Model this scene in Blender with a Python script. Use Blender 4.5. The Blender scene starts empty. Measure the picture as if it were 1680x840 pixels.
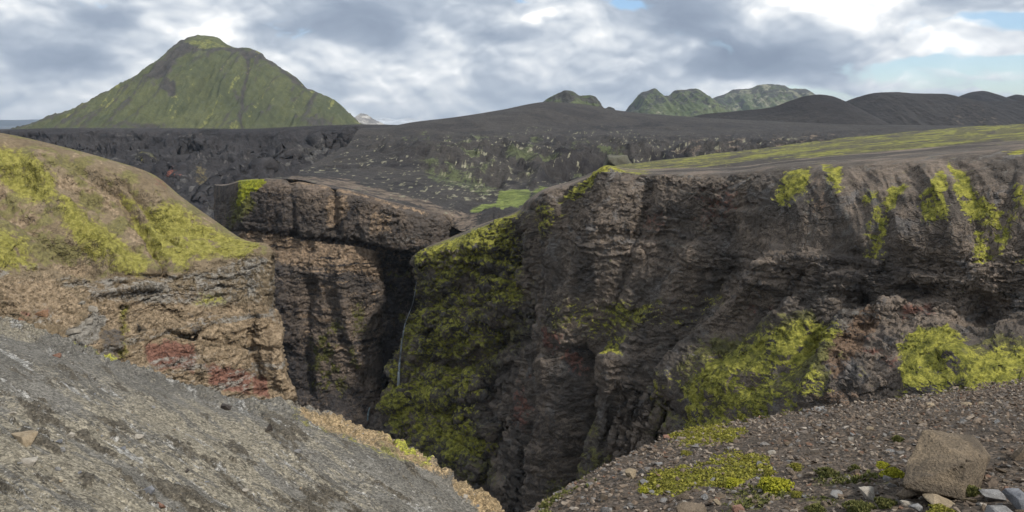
import bpy, bmesh, math, random
import numpy as np
R = math.radians
rng = np.random.default_rng(7); random.seed(7)
SC = bpy.context.scene
COL = SC.collection
F = 1293.0; PITCH = R(9.8)
CP, SP = math.cos(PITCH), math.sin(PITCH)
SUN_AZ, SUN_EL = R(130), R(46)

# ------------------------------------------------------------------ survey: bearings of the land to points in metres (eye at the origin)
def at(px, py, D):
    px = np.asarray(px, float); py = np.asarray(py, float); D = np.asarray(D, float)
    u = (px-840)/F; v = (420-py)/F
    y = CP+v*SP; z = -SP+v*CP
    return np.stack([u/y*D, D+0*u, z/y*D], -1)
def proj(P):
    x, y, z = P[..., 0], P[..., 1], P[..., 2]
    f = y*CP-z*SP; f = np.where(f < .3, .3, f); up = y*SP+z*CP
    return np.stack([840+F*x/f, 420-F*up/f], -1)

# ------------------------------------------------------------------ noise
_p = np.random.default_rng(3).permutation(256).astype(np.int32); _p = np.concatenate([_p, _p, _p])
_g = np.random.default_rng(4).normal(size=(256, 3)).astype(np.float32)
_g /= np.linalg.norm(_g, axis=1)[:, None]
def pn1(P):
    P = P.astype(np.float32); i = np.floor(P); f = P-i; i = i.astype(np.int32) & 255
    w = f*f*f*(f*(f*6-15)+10); out = 0
    for a in (0, 1):
        wa = w[..., 0] if a else 1-w[..., 0]
        for b in (0, 1):
            wb = w[..., 1] if b else 1-w[..., 1]
            for c in (0, 1):
                wc = w[..., 2] if c else 1-w[..., 2]
                h = _p[_p[_p[(i[..., 0]+a) & 255]+((i[..., 1]+b) & 255)]+((i[..., 2]+c) & 255)]
                g = _g[h]
                out = out+wa*wb*wc*(g[..., 0]*(f[..., 0]-a)+g[..., 1]*(f[..., 1]-b)+g[..., 2]*(f[..., 2]-c))
    return out*1.5
from concurrent.futures import ThreadPoolExecutor
_ex = ThreadPoolExecutor(4)
def pn(P):
    sh = P.shape[:-1]; Q = P.reshape(-1, 3)
    if len(Q) < 20000: return pn1(P)
    return np.concatenate(list(_ex.map(pn1, np.array_split(Q, max(4, len(Q)//20000))))).reshape(sh)
def fbm(P, s, oc=4, seed=0, rough=.5, ridged=False):
    s = np.asarray(s, float); Q = P/s+seed*17.31; out = 0; a = 1; t = 0
    for k in range(oc):
        n = pn(Q)
        if ridged: n = 1-2*np.abs(n)*1.6
        out = out+a*n; t += a; a *= rough; Q = Q*2.03+5.7
    return out/t
_j = np.random.default_rng(5).uniform(-.38, .38, (256, 3)).astype(np.float32); _o = np.random.default_rng(6).normal(size=(256, 4)).astype(np.float32)
def _facet(Q):
    Q = Q.astype(np.float32); b = np.floor(Q-.5).astype(np.int32); best = np.full(Q.shape[:-1], 1e9, np.float32); val = np.zeros_like(best)
    for a in (0, 1):
        for c in (0, 1):
            for d in (0, 1):
                i = b+np.array([a, c, d], np.int32); h = _p[_p[_p[i[..., 0] & 255]+(i[..., 1] & 255)]+(i[..., 2] & 255)]
                r = Q-(i+.5+_j[h]); dd = (r*r).sum(-1); o = _o[h]; v = o[..., 3]*.45+(r*o[..., :3]).sum(-1)*.75
                m = dd < best; best = np.where(m, dd, best); val = np.where(m, v, val)
    return val
def facet(P, s, seed=0, w=.25):
    """broken rock: blocks with tilted faces and steps between them"""
    Q = P/np.asarray(s, float)+seed*11.7
    if w: Q = Q+np.stack([pn(Q*1.3+k*9.1) for k in range(3)], -1)*w
    sh = Q.shape[:-1]; Q = Q.reshape(-1, 3); return np.concatenate(list(_ex.map(_facet, np.array_split(Q, 16)))).reshape(sh)
def ss(a, b, x):
    t = np.clip((x-a)/(b-a), 0, 1); return t*t*(3-2*t)

# ------------------------------------------------------------------ surfaces
def pchip(t, Y, q):
    t = np.asarray(t, float); n = len(t); h = np.diff(t); sh = (-1,)+(1,)*(Y.ndim-1)
    d = np.diff(Y, axis=0)/h.reshape(sh); m = np.zeros_like(Y)
    if n > 2:
        w1 = (2*h[1:]+h[:-1]).reshape(sh); w2 = (h[1:]+2*h[:-1]).reshape(sh)
        ok = d[1:]*d[:-1] > 0
        with np.errstate(all='ignore'):
            m[1:-1] = np.where(ok, (w1+w2)/(w1/d[:-1]+w2/d[1:]), 0)
    m[0] = d[0]; m[-1] = d[-1]
    k = np.clip(np.searchsorted(t, q, 'right')-1, 0, n-2)
    H = h[k]; s = ((q-t[k])/H).reshape(sh); H = H.reshape(sh)
    return (2*s**3-3*s**2+1)*Y[k]+(s**3-2*s**2+s)*H*m[k]+(-2*s**3+3*s**2)*Y[k+1]+(s**3-s**2)*H*m[k+1]
class Surf:
    """rows x columns of surveyed points, refined to a dense sheet. self.s keeps the undisturbed survey bearing of each vertex"""
    def __init__(s, rows, step, cap=260, tail=None, stepv=None):
        W = []
        for r in rows:
            W.append([at(*c) if len(c) == 3 else np.array(c[1:], float) for c in r])
        W = np.array(W)
        if tail is not None:            # carry the face on down out of sight: list of (dz, dy)
            for dz, dy in tail:
                n = W[-1].copy(); n[:, 1] += dy
                if dz < -900: n[:, 2] = dz+1000-1000 if False else -226
                else: n[:, 2] += dz
                W = np.concatenate([W, n[None]])
        S = proj(W); Q = np.concatenate([W, S], -1)
        dc = np.clip(np.linalg.norm(np.diff(S, axis=1), axis=-1).mean(0), 6, cap)
        dr = np.clip(np.linalg.norm(np.diff(S, axis=0), axis=-1).mean(1), 6, cap)
        tc = np.concatenate([[0], np.cumsum(dc)]); tr = np.concatenate([[0], np.cumsum(dr)])
        nu = int(tc[-1]/step)+2; nv = int(tr[-1]/(stepv or step))+2
        Q = pchip(tr, Q, np.linspace(0, tr[-1], nv))
        Q = pchip(tc, Q.transpose(1, 0, 2), np.linspace(0, tc[-1], nu)).transpose(1, 0, 2)
        s.P = Q[..., :3].copy(); s.s = Q[..., 3:].copy(); s.vt = np.linspace(0, 1, nv)[:, None]+np.zeros((1, nu))
        s.m = {}; s.flip = 1; n = s.N()
        if (n*(-s.P)).sum(-1).mean() < 0: s.flip = -1
    def N(s):
        du = np.gradient(s.P, axis=1); dv = np.gradient(s.P, axis=0)
        n = np.cross(du, dv); n /= np.linalg.norm(n, axis=-1)[..., None]+1e-9
        return n*s.flip
    def push(s, d, n=None):
        s.P += (s.N() if n is None else n)*d[..., None]
    def warp(s, amt, sc, seed=1):
        a = fbm(s.P, sc, 3, seed); b = fbm(s.P, sc, 3, seed+9)
        s.w = s.s+amt*np.stack([a, b], -1)*2
    def poly(s, pts, soft=8):
        p = np.array(pts, float); X, Y = s.w[..., 0], s.w[..., 1]
        x0, y0 = p.min(0)-soft*2; x1, y1 = p.max(0)+soft*2
        box = (X > x0) & (X < x1) & (Y > y0) & (Y < y1); out = np.zeros(X.shape)
        x, y = X[box], Y[box]; ins = np.zeros(x.shape, bool); dist = np.full(x.shape, 1e9)
        for i in range(len(p)):
            a, b = p[i], p[(i+1) % len(p)]; ab = b-a
            t = np.clip(((x-a[0])*ab[0]+(y-a[1])*ab[1])/(ab@ab+1e-9), 0, 1)
            dist = np.minimum(dist, np.hypot(x-a[0]-t*ab[0], y-a[1]-t*ab[1]))
            c = ((a[1] > y) != (b[1] > y))
            with np.errstate(all='ignore'): xi = (b[0]-a[0])*(y-a[1])/(b[1]-a[1]+1e-12)+a[0]
            ins ^= c & (x < xi)
        out[box] = ss(-soft, soft, np.where(ins, dist, -dist)); return out
    def line(s, pts, r):
        p = np.array(pts, float); X, Y = s.w[..., 0], s.w[..., 1]; dist = np.full(X.shape, 1e9)
        for a, b in zip(p[:-1], p[1:]):
            ab = b-a; t = np.clip(((X-a[0])*ab[0]+(Y-a[1])*ab[1])/(ab@ab+1e-9), 0, 1)
            dist = np.minimum(dist, np.hypot(X-a[0]-t*ab[0], Y-a[1]-t*ab[1]))
        return np.exp(-(dist/r)**2)
    def blob(s, x, y, rx, ry):
        return np.exp(-((s.w[..., 0]-x)/rx)**2-((s.w[..., 1]-y)/ry)**2)
    def add(s, k, v):
        s.m[k] = np.maximum(s.m.get(k, np.zeros(s.P.shape[:2])), v)
    def build(s, name, mat, kind='structure', label=None, cat=None, parent=None, smooth=True):
        nv, nu = s.P.shape[:2]
        i = np.arange(nv*nu).reshape(nv, nu)
        q = np.stack([i[:-1, :-1], i[:-1, 1:], i[1:, 1:], i[1:, :-1]], -1).reshape(-1, 4)
        if s.flip < 0: q = q[:, ::-1]
        me = meshdata(name, s.P.reshape(-1, 3), q, smooth)
        put_masks(me, s.m, nv*nu)
        o = bpy.data.objects.new(name, me); COL.objects.link(o); me.materials.append(mat)
        tag(o, label, cat, None, kind); 
        if parent: o.parent = parent
        s.o = o; return o
def meshdata(name, V, Fq, smooth=True):
    me = bpy.data.meshes.new(name); n = Fq.shape[1]
    me.vertices.add(len(V)); me.vertices.foreach_set('co', V.astype(np.float32).ravel())
    me.loops.add(Fq.size); me.loops.foreach_set('vertex_index', Fq.astype(np.int32).ravel())
    me.polygons.add(len(Fq)); me.polygons.foreach_set('loop_start', np.arange(0, Fq.size, n, dtype=np.int32))
    me.polygons.foreach_set('use_smooth', np.full(len(Fq), smooth))
    me.update(calc_edges=True); return me
KEYS = ('moss', 'tan', 'red', 'dark', 'light', 'olive')
def put_masks(me, m, n):
    for name, ks in (('mask_a', KEYS[:3]), ('mask_b', KEYS[3:])):
        a = me.attributes.new(name, 'FLOAT_COLOR', 'POINT'); d = np.zeros((n, 4), np.float32); d[:, 3] = 1
        for j, k in enumerate(ks):
            if k in m: d[:, j] = np.clip(m[k], 0, 1).ravel()
        a.data.foreach_set('color', d.ravel())
def tag(o, label=None, cat=None, group=None, kind=None):
    for k, v in (('label', label), ('category', cat), ('group', group), ('kind', kind)):
        if v: o[k] = v
    return o

# ------------------------------------------------------------------ materials
class NT:
    def __init__(s, nt): s.nt = nt
    def n(s, t, **kw):
        nd = s.nt.nodes.new(t)
        for k, v in kw.items():
            if k.startswith('i_'): nd.inputs[k[2:]].default_value = v
            else: setattr(nd, k, v)
        return nd
    def l(s, a, b): s.nt.links.new(a, b)
    def set(s, sock, v):
        if hasattr(v, 'is_linked') or isinstance(v, bpy.types.NodeSocket): s.l(v, sock)
        else: sock.default_value = v
    def math(s, op, a, b=None, c=None, clamp=False):
        nd = s.n('ShaderNodeMath', operation=op, use_clamp=clamp); s.set(nd.inputs[0], a)
        if b is not None: s.set(nd.inputs[1], b)
        if c is not None: s.set(nd.inputs[2], c)
        return nd.outputs[0]
    def vmath(s, op, a, b):
        nd = s.n('ShaderNodeVectorMath', operation=op); s.set(nd.inputs[0], a); s.set(nd.inputs[1], b); return nd.outputs[0]
    def noise(s, vec, scale, detail=5, rough=.55, dist=0.0):
        nd = s.n('ShaderNodeTexNoise'); nd.inputs['Scale'].default_value = scale; nd.inputs['Detail'].default_value = detail
        nd.inputs['Roughness'].default_value = rough; nd.inputs['Distortion'].default_value = dist; s.l(vec, nd.inputs['Vector']); return nd.outputs[0]
    def rng(s, v, a, b, c=0., d=1., smooth=True):
        nd = s.n('ShaderNodeMapRange', interpolation_type='SMOOTHSTEP' if smooth else 'LINEAR'); s.set(nd.inputs[0], v)
        for i, x in enumerate((a, b, c, d)): nd.inputs[i+1].default_value = x
        return nd.outputs[0]
    def mix(s, f, a, b, bt='MIX'):
        nd = s.n('ShaderNodeMix', data_type='RGBA', blend_type=bt); s.set(nd.inputs[0], f)
        for i, x in ((6, a), (7, b)):
            if isinstance(x, tuple): nd.inputs[i].default_value = x if len(x) == 4 else (*x, 1)
            else: s.l(x, nd.inputs[i])
        return nd.outputs[2]
    def val(s, v):      # grey factor to colour
        nd = s.n('ShaderNodeCombineColor'); [s.l(v, nd.inputs[i]) for i in range(3)]; return nd.outputs[0]
def newmat(name):
    m = bpy.data.materials.new(name); m.use_nodes = True; nt = NT(m.node_tree); b = m.node_tree.nodes['Principled BSDF']
    b.inputs['Specular IOR Level'].default_value = .25; b.inputs['Roughness'].default_value = .92; return m, nt, b
COLS = dict(moss=((.13, .15, .012), (.25, .25, .02)), tan=((.17, .115, .06), (.26, .18, .10)), red=((.12, .042, .03), (.17, .065, .045)),
            dark=((.018, .016, .017), (.04, .035, .034)), light=((.17, .16, .14), (.30, .28, .24)), olive=((.06, .06, .018), (.11, .105, .028)))
def terrain(name, c1, c2, size, fine, bump=.5, cols={}, streak=None, pebble=0, bd=None, soft=.14, c3=None, crack=None, nr=(.36, .64)):
    """size = metres of the broad mottling, fine = metres of the smallest grain"""
    m, t, b = newmat(name); tc = t.n('ShaderNodeNewGeometry').outputs['Position']
    vec = tc
    if streak:                    # stretch along a world direction
        mp = t.n('ShaderNodeMapping', vector_type='TEXTURE'); t.l(tc, mp.inputs[0]); mp.inputs['Rotation'].default_value = streak[0]; mp.inputs['Scale'].default_value = streak[1]; vec = mp.outputs[0]
    n1 = t.noise(vec, 1/size, 6, .6, .4); n2 = t.noise(vec, 1/(fine*5), 6, .68); n3 = t.noise(tc, 1/fine, 3, .6)
    c = t.mix(t.rng(n1, *nr), c1, c2)
    if c3: c = t.mix(t.rng(t.noise(vec, 1/(size*.31)+.01, 7, .65, .8), .54, .64), c, c3)
    A = t.n('ShaderNodeAttribute', attribute_name='mask_a'); B = t.n('ShaderNodeAttribute', attribute_name='mask_b')
    sa = t.n('ShaderNodeSeparateColor'); t.l(A.outputs[0], sa.inputs[0]); sb = t.n('ShaderNodeSeparateColor'); t.l(B.outputs[0], sb.inputs[0])
    src = dict(zip(KEYS, list(sa.outputs)[:3]+list(sb.outputs)[:3]))
    nb = t.math('ADD', t.math('MULTIPLY', n2, .7), t.math('MULTIPLY', n3, .3))
    nb = t.math('MULTIPLY', t.math('SUBTRACT', nb, .5), 2.6); n4 = t.noise(tc, 1/(fine*14), 6, .6, .6)
    cc = dict(COLS); cc.update(cols)
    for k in ('tan', 'red', 'dark', 'olive', 'light', 'moss'):
        f = t.rng(t.math('ADD', src[k], t.math('MULTIPLY', nb, t.rng(src[k], 0, .25))), .5-soft, .5+soft)
        a_, b_ = cc[k]; 
        if k == 'moss': c = t.mix(f, c, t.mix(t.rng(n4, .56, .68), t.mix(t.rng(n2, .38, .62), a_, b_), tuple(x*.5+y*.5 for x, y in zip(a_, c1))))
        else: c = t.mix(f, c, t.mix(t.rng(n2, .35, .65), a_, b_))
    g = t.math('ADD', t.rng(n2, .25, .75, .72, 1.28), t.rng(n3, .3, .7, -.2, .2))
    h = t.math('ADD', t.math('MULTIPLY', n2, 1.0), t.math('MULTIPLY', n3, .35))
    if pebble:
        v = t.n('ShaderNodeTexVoronoi', i_Scale=1/pebble); t.l(vec, v.inputs['Vector'])
        sp = t.n('ShaderNodeSeparateColor'); t.l(v.outputs['Color'], sp.inputs[0])
        g = t.math('MULTIPLY', g, t.rng(sp.outputs[0], 0, 1, .55, 1.5, False))
        h = t.math('ADD', h, t.math('MULTIPLY', t.math('SUBTRACT', 1, v.outputs['Distance']), .5))
    if crack:       # joints and bedding cracks, only where the rock stands steep
        nz = t.n('ShaderNodeSeparateXYZ'); t.l(t.n('ShaderNodeNewGeometry').outputs['True Normal'], nz.inputs[0]); steep = t.rng(nz.outputs[2], .35, .6, 1, 0)
        wn = t.n('ShaderNodeTexNoise', i_Scale=.9/crack, i_Detail=4.); t.l(tc, wn.inputs['Vector']); off = t.n('ShaderNodeVectorMath', operation='SCALE'); t.l(t.vmath('SUBTRACT', wn.outputs['Color'], (.5, .5, .5)), off.inputs[0]); off.inputs['Scale'].default_value = crack*1.1
        wp = t.vmath('ADD', tc, off.outputs[0]); tot = None
        for k, (ax, az_, wd, am) in enumerate(((1., 1.6, .05, .55), (.42, .95, .07, .42), (2.6, .55, .03, .6))):
            mp = t.vmath('MULTIPLY', wp, (1/(crack*ax), 1/(crack*ax), az_/crack if k < 2 else 1/(crack*.5)))
            vo = t.n('ShaderNodeTexVoronoi', feature='DISTANCE_TO_EDGE'); vo.inputs['Scale'].default_value = 1; t.l(mp, vo.inputs['Vector'])
            pres = t.rng(t.noise(tc, .35/crack, 3), .42, .58) if k != 1 else t.rng(n1, .4, .6)
            e_ = t.math('MULTIPLY', t.math('MULTIPLY', t.rng(vo.outputs['Distance'], 0, wd*1.6, am, 0), steep), pres); tot = e_ if tot is None else t.math('MAXIMUM', tot, e_)
        h = t.math('SUBTRACT', h, t.math('MULTIPLY', tot, 1.6)); g = t.math('MULTIPLY', g, t.math('SUBTRACT', 1, t.math('MULTIPLY', tot, .75)))
    c = t.mix(1.0, c, t.val(g), 'MULTIPLY'); t.l(c, b.inputs['Base Color'])
    bp = t.n('ShaderNodeBump', i_Strength=bump, i_Distance=bd or fine*5*.5); t.l(h, bp.inputs['Height']); t.l(bp.outputs[0], b.inputs['Normal'])
    return m

# ------------------------------------------------------------------ camera, light, sky
cam = bpy.data.cameras.new('camera'); camo = bpy.data.objects.new('camera', cam); COL.objects.link(camo)
cam.sensor_width = 36; cam.lens = 36*F/1680; cam.clip_start = .1; cam.clip_end = 200000
camo.rotation_euler = (R(90)-PITCH, 0, 0); SC.camera = camo
sl = bpy.data.lights.new('sun', 'SUN'); sl.energy = 2.9; sl.angle = R(4); sl.color = (1, .95, .87)
so = bpy.data.objects.new('sun', sl); COL.objects.link(so)
so.rotation_euler = (R(90)-SUN_EL, 0, math.pi-SUN_AZ)
SC.cycles.use_adaptive_sampling = True; SC.cycles.adaptive_threshold = .03; SC.cycles.max_bounces = 4; SC.cycles.diffuse_bounces = 2; SC.cycles.volume_bounces = 0; SC.cycles.glossy_bounces = 2
SC.view_settings.view_transform = 'Standard'; SC.view_settings.look = 'None'; SC.view_settings.exposure = 0.42; SC.view_settings.gamma = 1

def make_world():
    w = bpy.data.worlds.new('World'); SC.world = w; w.cycles.sampling_method = 'MANUAL'; w.cycles.sample_map_resolution = 512; w.use_nodes = True; nt = w.node_tree; nt.nodes.clear(); t = NT(nt)
    out = t.n('ShaderNodeOutputWorld')
    sky = t.n('ShaderNodeTexSky', sky_type='NISHITA'); sky.sun_disc = False; sky.sun_elevation = SUN_EL; sky.sun_rotation = SUN_AZ
    sky.altitude = 600; sky.air_density = 1.0; sky.dust_density = .2; sky.ozone_density = 4
    bs = t.n('ShaderNodeBackground', i_Strength=.11); t.l(sky.outputs[0], bs.inputs[0])
    g = t.n('ShaderNodeTexCoord').outputs['Generated']; sp = t.n('ShaderNodeSeparateXYZ'); t.l(g, sp.inputs[0])
    x, y, z = sp.outputs
    az = t.math('ARCTAN2', x, y); el = t.math('ARCSINE', z)
    def vec(ka, ke, off=0):
        c = t.n('ShaderNodeCombineXYZ'); t.l(t.math('MULTIPLY', az, ka), c.inputs[0]); t.l(t.math('MULTIPLY', el, ke), c.inputs[1]); c.inputs[2].default_value = off; return c.outputs[0]
    # billows break the edges of everything
    wv = vec(1, 1.7, .3)
    wn = t.n('ShaderNodeTexNoise', i_Scale=11., i_Detail=3., i_Roughness=.5); t.l(wv, wn.inputs['Vector'])
    wsep = t.n('ShaderNodeSeparateColor'); t.l(wn.outputs['Color'], wsep.inputs[0])
    wa = t.math('MULTIPLY', t.math('SUBTRACT', wsep.outputs[0], .5), .10); we = t.math('MULTIPLY', t.math('SUBTRACT', wsep.outputs[1], .5), .05)
    az2 = t.math('ADD', az, wa); el2 = t.math('ADD', el, we)
    def wv_(da, de):
        c = t.n('ShaderNodeCombineXYZ'); t.l(t.math('ADD', az2, da), c.inputs[0]); t.l(t.math('MULTIPLY', t.math('ADD', el2, de), 1.9), c.inputs[1]); return c.outputs[0]
    wv2 = wv_(0., 0.)
    def pv_(da, de):
        c = t.n('ShaderNodeCombineXYZ'); t.l(t.math('ADD', t.math('ADD', az, t.math('MULTIPLY', wa, .38)), da), c.inputs[0]); t.l(t.math('MULTIPLY', t.math('ADD', t.math('ADD', el, t.math('MULTIPLY', we, .38)), de), 1.75), c.inputs[1]); return c.outputs[0]
    pv, lit = pv_(0., 0.), pv_(.003, .008)
    def puff(vec):
        nd = t.n('ShaderNodeTexVoronoi', feature='F1'); nd.inputs['Scale'].default_value = 13; nd.inputs['Detail'].default_value = 2.0; nd.inputs['Roughness'].default_value = .5; nd.inputs['Lacunarity'].default_value = 2.2
        nd.normalize = True; t.l(vec, nd.inputs['Vector']); return t.math('SUBTRACT', 1, nd.outputs['Distance'])
    big = t.noise(wv2, 5.5, 2, .5); mid = t.noise(wv2, 12., 4, .5)
    M = t.math('ADD', t.math('MULTIPLY', big, 1.0), t.math('MULTIPLY', mid, .7)); M = t.math('SUBTRACT', M, .265)
    def blobs(lst, acc):
        for px, py, rx, ry, wgt in lst:
            d = at(px, py, 1.0); d = d/np.linalg.norm(d); a0 = math.atan2(d[0], d[1]); e0 = math.asin(d[2])
            da = t.math('MULTIPLY', t.math('SUBTRACT', az2, a0), F/rx); de = t.math('MULTIPLY', t.math('SUBTRACT', el2, e0), F/ry)
            q = t.math('ADD', t.math('MULTIPLY', da, da), t.math('MULTIPLY', de, de))
            acc = t.math('ADD', acc, t.math('MULTIPLY', t.math('EXPONENT', t.math('MULTIPLY', q, -1)), wgt))
        return acc
    M = blobs([(345, 48, 65, 24, .34), (745, 100, 50, 26, .34), (885, 28, 70, 12, .28), (1138, 84, 26, 12, .38), (1400, 22, 100, 32, .30), (1320, 5, 70, 16, .16),
               (1565, 65, 90, 40, .20), (210, 75, 60, 36, .22), (60, 120, 120, 26, .12), (955, 105, 80, 26, .16), (1550, 120, 120, 25, .14),
               (100, 92, 110, 28, -.34), (560, 55, 120, 28, -.36), (650, 15, 160, 20, -.14), (830, 60, 60, 18, -.22), (1270, 80, 110, 26, -.44), (1130, 50, 70, 46, -.30), (1240, 108, 110, 14, -.22),
               (700, 160, 230, 20, -.10), (900, 175, 900, 22, .06), (180, 25, 50, 22, -.20), (1560, 15, 90, 18, -.14), (1060, 115, 60, 20, -.22)], M)
    pf, pl = puff(pv), puff(lit)
    amp = t.rng(M, .25, .7, .10, .68)
    v = t.math('ADD', M, t.math('MULTIPLY', t.math('SUBTRACT', pf, .62), amp))
    v = t.math('ADD', v, t.math('MULTIPLY', t.math('SUBTRACT', pf, pl), t.rng(M, .25, .7, .2, 1.5)))      # sides turned to the sun are brighter
    v = t.math('ADD', v, t.math('MULTIPLY', t.math('SUBTRACT', t.noise(wv2, 60., 3, .6), .5), .12))
    cr = t.n('ShaderNodeValToRGB'); t.l(v, cr.inputs[0]); e = cr.color_ramp.elements
    e[0].position = .05; e[0].color = (.19, .235, .31, 1); e[1].position = 1.0; e[1].color = (.90, .90, .90, 1)
    for p_, k_ in ((.3, (.27, .32, .40)), (.5, (.39, .44, .51)), (.66, (.53, .57, .62)), (.82, (.67, .695, .72))):
        n_ = e.new(p_); n_.color = (*k_, 1)
    bc = t.n('ShaderNodeBackground', i_Strength=1.0); t.l(cr.outputs[0], bc.inputs[0])
    gap = t.math('SUBTRACT', t.noise(wv2, 9., 4, .6), .62)
    gap = blobs([(1060, 8, 40, 8, .30), (1610, 98, 120, 15, .40), (1665, 38, 70, 20, .38), (1300, 152, 190, 9, .22), (1640, 135, 90, 12, .28), (5, 118, 25, 10, .05), (1450, 120, 70, 14, .2), (840, 3, 30, 6, .2)], gap)
    gf = t.rng(gap, .0, .18, 0, .92)
    mx = t.n('ShaderNodeMixShader'); t.l(gf, mx.inputs[0]); t.l(bc.outputs[0], mx.inputs[1]); t.l(bs.outputs[0], mx.inputs[2]); t.l(mx.outputs[0], out.inputs[0])
make_world()

# ------------------------------------------------------------------ ground sheet
def ground():
    rr = np.concatenate([np.linspace(60, 3000, 40), np.geomspace(3300, 30000, 30)]); aa = np.linspace(0, 2*np.pi, 181)
    A, B = np.meshgrid(rr, aa, indexing='ij'); P = np.stack([A*np.sin(B), A*np.cos(B), -226+0*A], -1)
    P[..., 2] += fbm(P, 400, 3)*8*ss(3000, 9000, A)
    s = Surf.__new__(Surf); s.P = P; s.m = {}; s.flip = 1
    s.flip = 1 if s.N()[..., 2].mean() > 0 else -1
    s.build('ground', terrain('gravel plain', (.035, .033, .032), (.06, .06, .05), 300, 3, .3))
ground()

# ------------------------------------------------------------------ far mountains
def peak(name, sil, D, base_py, depth, mat, label, step=1.4, rough=1., gul=1., seed=0, asp=1.0, mk=None, xs=0):
    """a mountain from its skyline: heights along a ridge, falling to front and rear with gullies running down"""
    sil = np.array(sil, float); x0, x1 = sil[:, 0].min(), sil[:, 0].max()
    n = int((x1-x0)/step)+2; px = np.linspace(x0, x1, n); py = pchip(sil[:, 0], sil[:, 1], px)
    ridge = at(px, py, D); zb = at(0, base_py, D)[2]
    m = 90; tt = np.concatenate([np.linspace(-1, 0, m), np.linspace(0, 1, 12)[1:]])
    H = np.maximum(ridge[:, 2]-zb, 1)
    yy = tt[:, None]*depth*(.25+.75*np.sqrt(H/H.max()))[None]
    P = np.zeros((len(tt), n, 3)); P[..., 0] = ridge[:, 0]*(1+yy/D*0); P[..., 1] = D+yy
    a = np.abs(tt)[:, None]; prof = (1-a)**asp*.75+.25*(1-ss(0, 1, a))
    P[..., 2] = zb+H[None]*prof
    # gullies: ridged noise across x, stretched down the fall line
    Q = P.copy(); Q[..., 2] = 0; L = depth/5
    g = fbm(Q, (L*.35, L*2.2, 1), 5, seed+2, .55, True); g2 = fbm(Q, (L*.6, L*.8, 1), 4, seed+5)
    k = np.sin(np.pi*np.clip(a, 0, 1))**.6*ss(0, .12, a)
    P[..., 2] += ((g-.35)*.06*gul+g2*.03*rough)*H.max()*k*ss(0, .25, H/H.max())[None]
    P[..., 2] += fbm(P, L*.12, 4, seed+6)*H.max()*.010*rough
    s = Surf.__new__(Surf); s.P = P; s.m = {}; s.flip = 1; s.flip = 1 if s.N()[..., 2].mean() > 0 else -1
    s.s = proj(P); s.w = s.s; s.a = a+0*P[..., 0]; s.g = g; s.warp(3, L*.3, seed)
    if mk: mk(s)
    return s.build(name, mat, label=label)

M_far_green = terrain('far green mountain', (.060, .080, .032), (.095, .110, .050), 300, 12, .6, dict(dark=((.03, .03, .028), (.055, .052, .045)), light=((.15, .15, .09), (.2, .19, .13))))
M_hill = terrain('black ash hills', (.019, .017, .018), (.030, .027, .026), 160, 6, .5, dict(moss=((.09, .095, .035), (.13, .13, .06)), tan=((.05, .042, .036), (.075, .063, .054))))

def mk_main(s):
    h = s.P[..., 2]; s.warp(4, 120, 3)
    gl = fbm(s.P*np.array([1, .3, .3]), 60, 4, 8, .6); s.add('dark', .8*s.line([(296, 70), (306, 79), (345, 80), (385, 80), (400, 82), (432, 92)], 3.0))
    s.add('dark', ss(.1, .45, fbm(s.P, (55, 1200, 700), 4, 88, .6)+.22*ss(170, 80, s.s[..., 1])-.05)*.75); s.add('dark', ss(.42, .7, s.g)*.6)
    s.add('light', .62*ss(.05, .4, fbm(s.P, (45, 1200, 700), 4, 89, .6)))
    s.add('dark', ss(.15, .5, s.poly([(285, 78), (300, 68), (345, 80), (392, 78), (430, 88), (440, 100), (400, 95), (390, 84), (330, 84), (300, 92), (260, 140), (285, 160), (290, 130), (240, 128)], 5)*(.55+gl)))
    s.add('dark', .9*s.line([(398, 80), (408, 110), (398, 150), (392, 185), (396, 205)], 3.4))
    s.add('dark', .62*s.line([(385, 150), (398, 175)], 4)); s.add('dark', .75*s.line([(280, 80), (292, 110), (284, 150)], 6)*(.7+gl))
    s.add('dark', .85*s.line([(430, 92), (460, 112), (490, 135), (512, 148)], 4.5)); s.add('dark', .8*s.line([(262, 110), (250, 135)], 9)*(.6+gl))
    s.add('dark', .8*s.blob(240, 206, 45, 7)); s.add('dark', .8*s.blob(520, 200, 30, 8))
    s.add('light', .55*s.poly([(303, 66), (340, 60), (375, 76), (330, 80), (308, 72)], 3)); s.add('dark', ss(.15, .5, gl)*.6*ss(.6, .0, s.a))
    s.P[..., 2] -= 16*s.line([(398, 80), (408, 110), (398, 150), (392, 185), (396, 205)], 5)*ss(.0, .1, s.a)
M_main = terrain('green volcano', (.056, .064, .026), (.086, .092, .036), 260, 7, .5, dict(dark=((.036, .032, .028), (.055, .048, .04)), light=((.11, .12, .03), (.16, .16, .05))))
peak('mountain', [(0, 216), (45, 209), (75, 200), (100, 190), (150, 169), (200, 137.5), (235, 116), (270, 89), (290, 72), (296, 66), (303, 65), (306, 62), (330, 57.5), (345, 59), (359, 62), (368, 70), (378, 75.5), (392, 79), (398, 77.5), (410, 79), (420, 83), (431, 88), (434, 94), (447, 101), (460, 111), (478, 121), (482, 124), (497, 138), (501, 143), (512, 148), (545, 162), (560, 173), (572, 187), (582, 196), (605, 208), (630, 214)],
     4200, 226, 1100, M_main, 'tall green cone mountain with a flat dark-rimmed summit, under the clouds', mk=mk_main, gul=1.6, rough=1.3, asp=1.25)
def mk_g(s):
    gl = fbm(s.P, (60, 60, 200), 4, 4, .6); s.add('dark', ss(-.05, .35, gl+.25*(1-s.a*2)))
    s.add('light', ss(.1, .5, fbm(s.P, (90, 90, 300), 4, 14, .6))*.7)
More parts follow.
